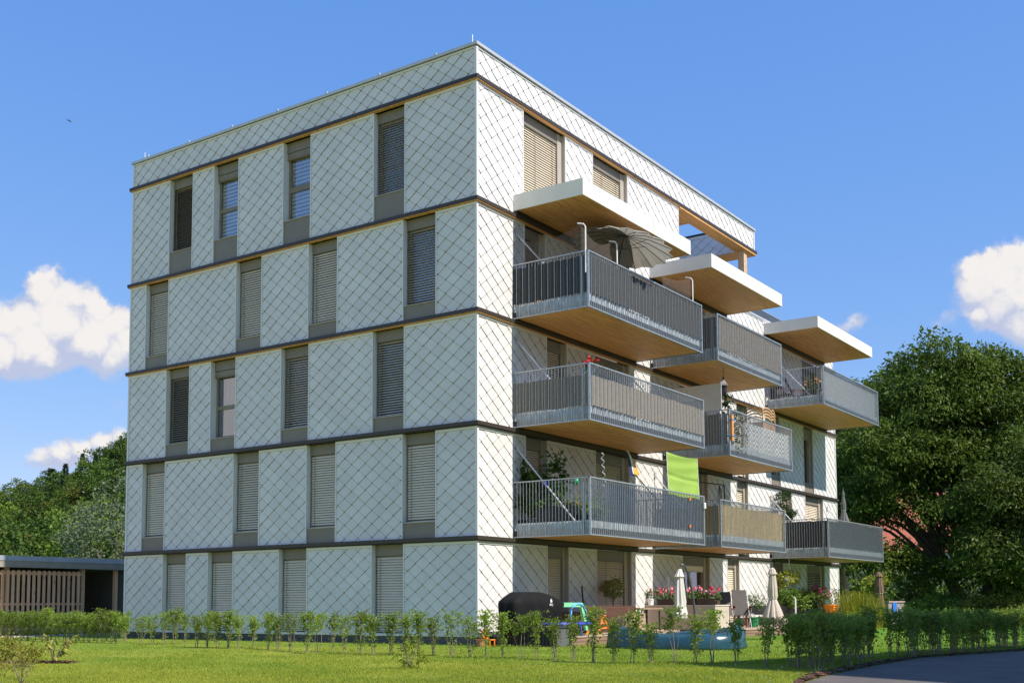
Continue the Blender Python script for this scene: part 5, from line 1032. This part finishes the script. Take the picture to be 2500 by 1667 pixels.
xa, xb = fac(1546, 1520, -1.9)[0], fac(1586, 1520, -1.9)[0]; t = thing('rattan_armchair', ((xa+xb)/2, -1.6, DK), 'pale rattan armchair with rounded back beside the brown sofa', 'armchair'); mb = MB(); zt_ = fac(1565, 1492, -1.9)[2]; R = []
for (z, o) in [(DK+i*.05, .012*(i % 2)) for i in range(int((zt_-DK)/.05)+1)]: R.append([((xa+xb)/2+(xb-xa)/2*(1+o)*math.cos(w), -1.55-.40*(1+o)*math.sin(w)*1.0, z-.06*abs(math.cos(w))**2*(z-DK)) for w in np.linspace(0, PI, 15)]+[((xa+xb)/2+(xb-xa)/2*.86*math.cos(w), -1.55-.32*math.sin(w), z-.06*abs(math.cos(w))**2*(z-DK)) for w in np.linspace(PI, 0, 15)])
mb.rings(R); mb.build('backrest', RAT2, t); mb = MB(); mb.box(xa+.12, xb-.12, -1.84, -1.2, DK+.05, DK+.4); mb.build('seat', CUSH, t)
xa, xb = fac(1546, 1485, -1.0)[0], fac(1604, 1485, -1.0)[0]; t = thing('side_table', ((xa+xb)/2, -.9, DK), 'small brown topped table between sofa and planter wall', 'table'); zt_ = fac(1575, 1483, -1.1)[2]; mb = MB(); mb.box(xa, xb, -1.2, -.6, zt_-.05, zt_); mb.build('tabletop', mat('brown table top', (.32, .22, .16), .6), t)
for x in (xa+.05, xb-.1):
    for y in (-1.15, -.7): mb = MB(); mb.box(x, x+.05, y, y+.05, DK, zt_-.05); mb.build('leg', GREYM, t)
p = fac(1496, 1436, -.35); t = thing('standard_tree', (p[0], -.35, DK), 'ball shaped yellow green standard tree in a pot behind the brown sofa', 'potted tree'); mb = MB(); mb.lathe([(.16, 0), (.22, .36), (.22, .40)], (p[0], -.35, DK), 14); mb.build('pot', WPLAST, t); mb = MB(); mb.tube([(p[0], -.35, DK+.38), (p[0]+.02, -.35, p[2])], .022, 6); mb.build('trunk', BARK, t); g = np.random.default_rng(31); m2 = MB(); m2.arr(crown(g, p, (.32, .32, .27), 80, 14, .05, .075, .045, .1, .6, .1, .9)); m2.build('crown', leaf_mat('variegated leaf', (.14, .17, .03), (.62, .56, .22), .5, .3), t)
p = fac(1424, 1430, -.4); mb = MB(); mb.tube([(p[0]+.1, -.4, DK), (p[0], -.35, p[2])], .025, 7); mb.lathe([(.07, 0), (.07, .03), (.03, .05)], (p[0]+.1, -.4, DK), 10); single(mb, 'broom_pole', BLACKM, (p[0]+.1, -.4, DK), 'thin black pole leaning near the wall behind the sofa', 'pole')
# covered paddling pool
pl, pr = gnd(1458, 1582), gnd(1768, 1588); L_ = pr-pl; ln = np.linalg.norm(L_[:2]); d = L_/ln; n_ = np.array([-d[1], d[0], 0]); 
if np.dot(n_, FX) < 0: n_ = -n_
cpool = (pl+pr)/2+n_*.95; t = thing('inflatable_pool', cpool, 'long blue covered inflatable pool lying on the lawn before the terraces', 'inflatable pool'); mb = MB(); R = []; g = np.random.default_rng(4)
prof = [(0, 1.0), (.06, 1.005), (.16, 1.0), (.28, .99), (.36, .965), (.41, .93), (.435, .88), (.42, .83), (.36, .80), (.24, .77), (.21, .5), (.22, .1)]
hf = lambda w: .97+.22*math.sin(2*w+.6)+.05*math.sin(5*w)
for (z, s) in prof:
    ring = []
    for k in range(72):
        w = 2*PI*k/72; c, q = math.cos(w), math.sin(w); kk = (abs(c)**3.4+abs(q)**3.4)**(-1/3.4); wr = 1+(.010*math.sin(23*w)+.007*math.sin(41*w+2))*(1 if z > .1 else 1.8)
        P = cpool+d*(ln/2*c*kk*s*wr)+n_*(.95*q*kk*(s if s > .75 else s)*wr); P[2] = GZ+z*1.04*hf(w)+(.02*math.sin(19*w) if .2 < z < .3 and s > .9 else 0); ring.append(P)
    R.append(ring)
mb.rings(R); mb.build('tube', mat('blue pool cover', (.022, .078, .112), .28, 0, .25, 2.5, .35, 7), t, smooth=True)
# planter wall between the terraces with flower boxes
t = thing('planter_wall', (9.5, -1.3, GZ), 'tall pale concrete planter wall dividing the two timber terraces', 'planter wall'); mb = MB(); zt_ = 1.10; mb.box(9.0, 10.05, -2.52, -.1, GZ-.02, zt_); mb.box(8.98, 10.07, -2.54, -.08, zt_, zt_+.03, 1); mb.build('wall', [mat('beige concrete', (.52, .44, .36), .85, 0, .07, 3, .15, 60), mat('pale coping', (.62, .57, .5), .8)], t)
BRP = mat('brown flower box', (.055, .032, .022), .7)
def flowerbox(x, y0, y1, z, label, n, seed, alongx=False, pal=None):
    g = np.random.default_rng(seed); t = thing('flower_box', (x, (y0+y1)/2, z), label, 'flower box', 'geranium boxes on the planter wall'); mb = MB(); mb.rings([[(x+a*s, y, zz) for (a, y) in ((-.11, y0), (.11, y0), (.11, y1), (-.11, y1))] for (zz, s) in ((z, .85), (z+.19, 1.05), (z+.2, 1.1), (z+.2, .9), (z+.15, .88))]); mb.build('box', BRP, t)
    L = abs(y1-y0); m2 = MB(); k = int(n*L); C = np.stack([x+g.normal(0, .11, k), g.uniform(y0-.05, y1+.05, k), z+.17+g.random(k)*.26], 1); m2.arr(leaves(g, C, unit(g, k)+np.array([0, 0, .1]), g.uniform(.07, .12, k), g.uniform(.06, .1, k))); m2.build('foliage', leaf_mat('geranium leaf', (.05, .11, .02), (.20, .29, .06), .5, .35), t)
    for fm, q in ((RED, 6), (PINK, 9), (PALE, 6)):
        m3 = MB()
        for _ in range(max(2, int(q*L))):
            c = np.array([x+g.normal(-.02, .12), g.uniform(y0, y1), z+.30+g.random()*.24])
            for s in range(12): e = unit(g, 1)[0]; f_ = np.cross(e, unit(g, 1)[0]); f_ /= np.linalg.norm(f_); r = .032; cc = c+e*.055; m3.poly([cc+f_*r, cc+np.cross(e, f_)*r, cc-f_*r, cc-np.cross(e, f_)*r])
        m3.build('flowers', fm, t)
for i, (y0, y1, lab) in enumerate(((-.95, -.35, 'flower box of red and pink geraniums on the planter wall left of the white parasol'), (-1.68, -1.02, 'flower box of pink geraniums on the planter wall just right of the white parasol pole'), (-2.45, -1.75, 'flower box of pink and red geraniums at the outer end of the planter wall'))): flowerbox(9.42, y0, y1, 1.13, lab, 190, 60+i)
p = side(1603, 1478, 9.2); potplant('potted_plant', (9.2, -.18, 1.13), .2, .1, .2, .3, 110, (.08, .14, .03), (.25, .32, .08), .09, 'little red flowering plant in a white pot at the inner end of the planter wall', pot=WPLAST, flowers=([RED], 6), fl_r=.025, key='geranium leaf')
# white shelf ladder by the door
xa, xb = fac(1632, 1440, -.3)[0], fac(1688, 1440, -.3)[0]; mb = MB(); zt_ = fac(1632, 1408, -.3)[2]
for x in (xa, xb-.06): mb.box(x, x+.05, -.32, -.27, DK, zt_); mb.box(x, x+.05, -.62, -.57, DK, zt_-.25)
for z in (.5, .95, 1.35): mb.box(xa+.05, xb-.06, -.6, -.28, DK+z, DK+z+.03)
single(mb, 'shelf_rack', WPLAST, (xa, -.4, DK), 'white ladder shelf against the wall beside the glazed terrace door', 'shelf')
# cantilever parasol
Yp = -2.75; pb = fac(1699, 1542, Yp); pb[2] = DK; t = thing('cantilever_parasol', pb, 'white closed cantilever parasol hanging from a curved dark grey arm', 'parasol'); arc = [pb]+[fac(u, v, Yp) for (u, v) in ((1697, 1500), (1693, 1465), (1687, 1430), (1679, 1398), (1672, 1382), (1667, 1377), (1662, 1380))]; mb = MB(); mb.tube(arc, .035, 9); mb.build('arm', mat('grey parasol arm', (.12, .13, .14), .4, .4), t, smooth=True)
mb = MB(); mb.tube([fac(1668, 1384, Yp-.05), fac(1673, 1430, Yp-.05), fac(1678, 1458, Yp-.05)], .02, 7); mb.build('strut', mat('grey parasol arm', (.12, .13, .14), .4, .4), t)
mb = MB(); R = []; 
for (v, wl, wr) in ((1388, 1656, 1664), (1396, 1652, 1667), (1407, 1646, 1671), (1410, 1650, 1668), (1440, 1647, 1672), (1470, 1646, 1676), (1478, 1646, 1675), (1500, 1640, 1680), (1508, 1642, 1678), (1514, 1652, 1674)):
    a = fac(wl, v, Yp); b_ = fac(wr, v, Yp); c = (a+b_)/2; r = (wr-wl)/2/77; R.append([(c[0]+r*(1+.13*math.cos(8*w))*math.cos(w), Yp+r*.75*(1+.13*math.cos(8*w))*math.sin(w), c[2]) for w in np.linspace(0, 2*PI, 33)[:-1]])
mb.rings(R); mb.build('canopy', mat('white parasol cloth', (.66, .63, .60), .8, 0, .05, 3, trans=.15), t); mb = MB(); mb.box(pb[0]-.35, pb[0]+.35, Yp-.35, Yp+.35, DK+.0, DK+.05); mb.build('foot', GREYM, t)
# beige parasol stuck in the lawn
p = gnd(1889, 1561); closed_parasol(p, p[2]+.64, p[2]+2.08, .10, .13, .27, mat('beige parasol cloth', (.62, .52, .44), .8, 0, .05, 3, trans=.15), mat('grey parasol arm', (.12, .13, .14), .4, .4), 'beige closed parasol on a dark pole stuck in the lawn')
# middle terrace: chairs, table, raised planter, plants
TXT = mat('dark grey textile', (.10, .09, .085), .8); garden_chair(fac(1812, 1530, -2.3)*np.array([1, 1, 0])+np.array([0, 0, DK]), -1.0, TXT, STEEL, 'grey reclining garden chair with red brown armrests nearest the planter wall', back=1.05); garden_chair(fac(1790, 1500, -1.2)*np.array([1, 1, 0])+np.array([0, 0, DK]), -.6, TXT, GREYM, 'dark garden chair standing behind the recliner on the middle deck', back=1.0)
q = fac(1790, 1500, -1.7); t = thing('garden_table', (q[0], -1.6, DK), 'red brown wooden garden table behind the recliner', 'table'); mb = MB(); mb.box(q[0]-.5, q[0]+.7, -2.0, -1.2, DK+.70, DK+.74); mb.build('tabletop', mat('red brown wood', (.28, .10, .05), .6), t)
for a in (-.4, .6):
    for y in (-1.95, -1.3): mb = MB(); mb.box(q[0]+a-.03, q[0]+a+.03, y, y+.06, DK, DK+.70); mb.build('leg', mat('red brown wood', (.28, .10, .05), .6), t)
xa, xb = fac(1830, 1490, -.9)[0], fac(1985, 1490, -.9)[0]; t = thing('raised_planter', ((xa+xb)/2, -.7, DK), 'long black raised planter on legs in front of the sunlit shingles', 'planter'); z0, z1 = fac(1850, 1500, -.95)[2], fac(1850, 1478, -.95)[2]; mb = MB(); mb.box(xa, xb, -.95, -.4, z0, z1); mb.build('trough', BLACKM, t)
for x in (xa+.05, (xa+xb)/2, xb-.1):
    for y in (-.93, -.46): mb = MB(); mb.box(x, x+.05, y, y+.05, DK, z0); mb.build('leg', BLACKM, t)
for (u, r, h, k, c2, lab) in ((1842, .45, .5, 'feather leaf', (.17, .26, .05), 'feathery light green plant in the black raised planter'), (1920, .60, .75, 'bean leaf', (.20, .30, .05), 'broad leaved climbing bean plant right of the beige parasol'), (1952, .62, .8, 'bean leaf', (.20, .30, .05), 'dense broad leaved plant in the middle of the black raised planter'), (1978, .62, .85, 'bean leaf', (.20, .30, .05), 'broad leaved plant at the right end of the black raised planter')):
    x = fac(u, 1480, -.85)[0]; g = np.random.default_rng(int(u)); t = thing('planter_plant', (x, -.85, z1), lab, 'plant'); m2 = MB(); m2.arr(crown(g, (x, -.9, z1+h*.36), (r, .38, h*.5), 60, 11, .1, .13 if k == 'bean leaf' else .08, .09 if k == 'bean leaf' else .03, .2, .3)); m2.build('foliage', leaf_mat(k, (.05, .11, .02), c2, .45, .4), t); mb = MB(); mb.tube([(x, -.85, z1-.1), (x, -.88, z1+h*.5)], .01, 4); mb.build('stems', TWIG, t)
x = fac(1942, 1480, -2.6)[0]; mb = MB(); mb.tube([(x, -2.6, DK), (x, -2.6, fac(1942, 1460, -2.6)[2]), (x-.1, -2.6, fac(1942, 1457, -2.6)[2])], .03, 7); single(mb, 'stake', WPLAST, (x, -2.6, DK), 'thin white stake standing among the green plants', 'stake')
q = fac(1838, 1524, -2.0); t = thing('green_bucket', (q[0], -2.0, DK), 'green bucket with a white rim on the middle deck', 'bucket'); mb = MB(); mb.lathe([(.17, 0), (.21, .30), (.23, .31), (.23, .33)], (q[0], -2.0, DK), 16); mb.build('bucket', mat('green plastic', (.012, .22, .07), .45), t); mb = MB(); mb.tube([(q[0]+.22*math.cos(w), -2.0, DK+.32+.13*math.sin(w)) for w in np.linspace(0, PI, 9)], .012, 5); mb.build('handle', WPLAST, t)
q = fac(1908, 1524, -2.3); mb = MB(); mb.rings([[(q[0]+a*.32, -2.3+b*.22, z) for (a, b) in ((-1, -1), (1, -1), (1, 1), (-1, 1))] for z in (DK, DK+.24)]); mb.box(q[0]-.34, q[0]+.34, -2.54, -2.06, DK+.241, DK+.27); single(mb, 'cushion_box', mat('beige box', (.38, .33, .27), .8), (q[0], -2.3, DK), 'low beige box beside the parasol pole on the middle deck', 'box')
q = gnd(1975, 1549); t = thing('power_box', q, 'small white angled box lying on the lawn by the deck', 'box'); mb = MB(); mb.rings([[(q[0]-.3, q[1]-.12, GZ), (q[0]+.28, q[1]-.12, GZ), (q[0]+.2, q[1]-.12, GZ+.17), (q[0]-.22, q[1]-.12, GZ+.17)], [(q[0]-.3, q[1]+.12, GZ), (q[0]+.28, q[1]+.12, GZ), (q[0]+.2, q[1]+.12, GZ+.17), (q[0]-.22, q[1]+.12, GZ+.17)]]); mb.build('housing', WPLAST, t)
q = side(1905, 1408, 19.9); t = thing('hanging_basket', (19.9, -.75, q[2]), 'yellow green plant in a basket hanging from the lowest right balcony', 'hanging basket'); c = np.array([19.9, -.75, q[2]]); mb = MB()
for k in range(3): a = k*2.1; mb.tube([c+np.array([math.cos(a)*.2, math.sin(a)*.2, .02]), c+np.array([0, 0, .5])], .006, 4)
mb.tube([c+np.array([0, 0, .5]), (c[0], c[1], 2.96)], .012, 5); mb.build('chain', STEEL, t); mb = MB(); mb.lathe([(.06, -.22), (.16, -.12), (.2, .02)], c, 12); mb.build('basket', WPLAST, t); m2 = MB(); m2.arr(crown(np.random.default_rng(2), c-np.array([0, 0, .02]), (.40, .40, .28), 40, 11, .07, .12, .07, .5)); m2.build('foliage', leaf_mat('yellow trailing leaf', (.16, .20, .02), (.42, .42, .06), .5, .4), t)
# right end of the garden
x = fac(1995, 1450, -1.2)[0]; potplant('flowering_shrub', (x, -1.3, DK), .55, .2, .5, .75, 260, (.06, .10, .03), (.25, .26, .10), .09, 'magenta flowering shrub in front of the open slatted blind', 'shrub', BLACKM, 'loose leaf', flowers=([MAG], 12), fl_r=.06, base=.2)
x = fac(2022, 1470, -1.6)[0]; potplant('variegated_shrub', (x, -1.7, DK), .60, .2, .62, .75, 330, (.10, .14, .05), (.42, .42, .20), .10, 'pale variegated shrub above the orange basket by the end of the block', 'shrub', BLACKM, 'pale variegated leaf')
q = fac(2029, 1497, -2.1); t = thing('orange_basket', (q[0], -2.1, q[2]), 'bright orange woven basket on a stand under the variegated shrub', 'basket'); mb = MB(); R = []
for i, (z, r) in enumerate([(k*.045, .22+.007*k+(.012 if k % 2 else 0)) for k in range(9)]): R.append([(q[0]+r*math.cos(w), -2.1+r*math.sin(w), q[2]+z) for w in np.linspace(0, 2*PI, 25)[:-1]])
mb.rings(R); mb.build('basket', mat('orange weave', (.90, .25, .01), .5, 0, .1, 30), t); mb = MB()
for a in (-.15, .15):
    for b_ in (-.15, .15): mb.box(q[0]+a-.02, q[0]+a+.02, -2.1+b_-.02, -2.1+b_+.02, GZ, q[2])
mb.build('stand', LARCH, t)
x = fac(2102, 1490, -2.6)[0]; g = np.random.default_rng(77); t = thing('ornamental_grass', (x, -2.6, GZ), 'large clump of yellow green ornamental grass at the end of the block', 'grass clump'); mb = MB()
for k in range(950):
    c = np.array([x+g.uniform(-2.4, 2.2), -2.6+g.uniform(-.5, .5), GZ]); a = g.uniform(0, 2*PI); H = g.uniform(.9, 1.72)*(1-.22*max(0, (c[0]-x)/2.2)); l = g.uniform(.3, .75); d_ = np.array([math.cos(a)*l, math.sin(a)*l*.7, 0]); e = np.array([-math.sin(a), math.cos(a), 0])*.012; P = [c, c+d_*.2+np.array([0, 0, H*.55]), c+d_*.6+np.array([0, 0, H*.93]), c+d_*1.15+np.array([0, 0, H*.86])]
    for s in range(3): w0, w1 = 1-s*.3, 1-(s+1)*.3; mb.quad(P[s]-e*w0, P[s]+e*w0, P[s+1]+e*w1, P[s+1]-e*w1)
mb.build('blades', leaf_mat('grass clump blade', (.14, .19, .015), (.40, .40, .04), .5, .4), t)
p = fac(2060, 1395, -1.0); q = fac(2068, 1480, -1.0); closed_parasol((q[0], -1.0, GZ), 1.15, p[2]+.15, .07, .15, .2, mat('mauve parasol cloth', (.36, .24, .28), .8), GREYM, 'slim mauve closed parasol behind the ornamental grass', lean=(p[0]-q[0]-.1, 0), ptop=.05)
p = fac(2145, 1398, -.8); closed_parasol((p[0], -.8, GZ), .95, p[2]+.05, .15, .20, .23, mat('brown parasol cloth', (.17, .10, .065), .8), GREYM, 'brown closed parasol right of the ornamental grass', ptop=.03)
c = fac(2146, 1416, .8); t = thing('hanging_basket', c, 'yellowish plant basket hanging behind the brown parasol', 'hanging basket'); mb = MB(); mb.tube([c, c+np.array([0, 0, .7]), (c[0]+.6, c[1], c[2]+.7), (c[0]+.6, c[1], GZ)], .02, 5); mb.build('hook', GREYM, t); m2 = MB(); m2.arr(crown(g, c, (.62, .62, .25), 40, 10, .1, .14, .08, .4)); m2.build('foliage', leaf_mat('yellow trailing leaf', (.16, .20, .02), (.42, .42, .06), .5, .4), t)
a, b_ = fac(2164, 1470, -.6), fac(2202, 1470, -.6); mb = MB(); mb.box(a[0], b_[0], -.7, -.55, GZ, a[2]); mb.box(a[0]-.05, b_[0]+.05, -.75, -.5, a[2], a[2]+.07, 1); single(mb, 'garden_wall', [mat('grey garden wall', (.28, .26, .25), .85), mat('pinkish coping', (.42, .30, .30), .8)], (a[0], -.6, GZ), 'low grey garden wall beyond the ornamental grass', 'wall')
q = fac(2184, 1472, -.75); mb = MB()
for k in range(6): xx = q[0]-.32+k*.11; o = .03*(k % 2); mb.quad((xx, -.76-o, q[2]+.05), (xx+.11, -.76-.03+o, q[2]+.05), (xx+.13, -.76-.03+o, q[2]-.62), (xx+.02, -.76-o, q[2]-.62))
single(mb, 'towel', mat('bright blue towel', (.02, .16, .62), .8), (q[0], -.76, q[2]-.6), 'bright blue towel draped over the low grey wall', 'towel')
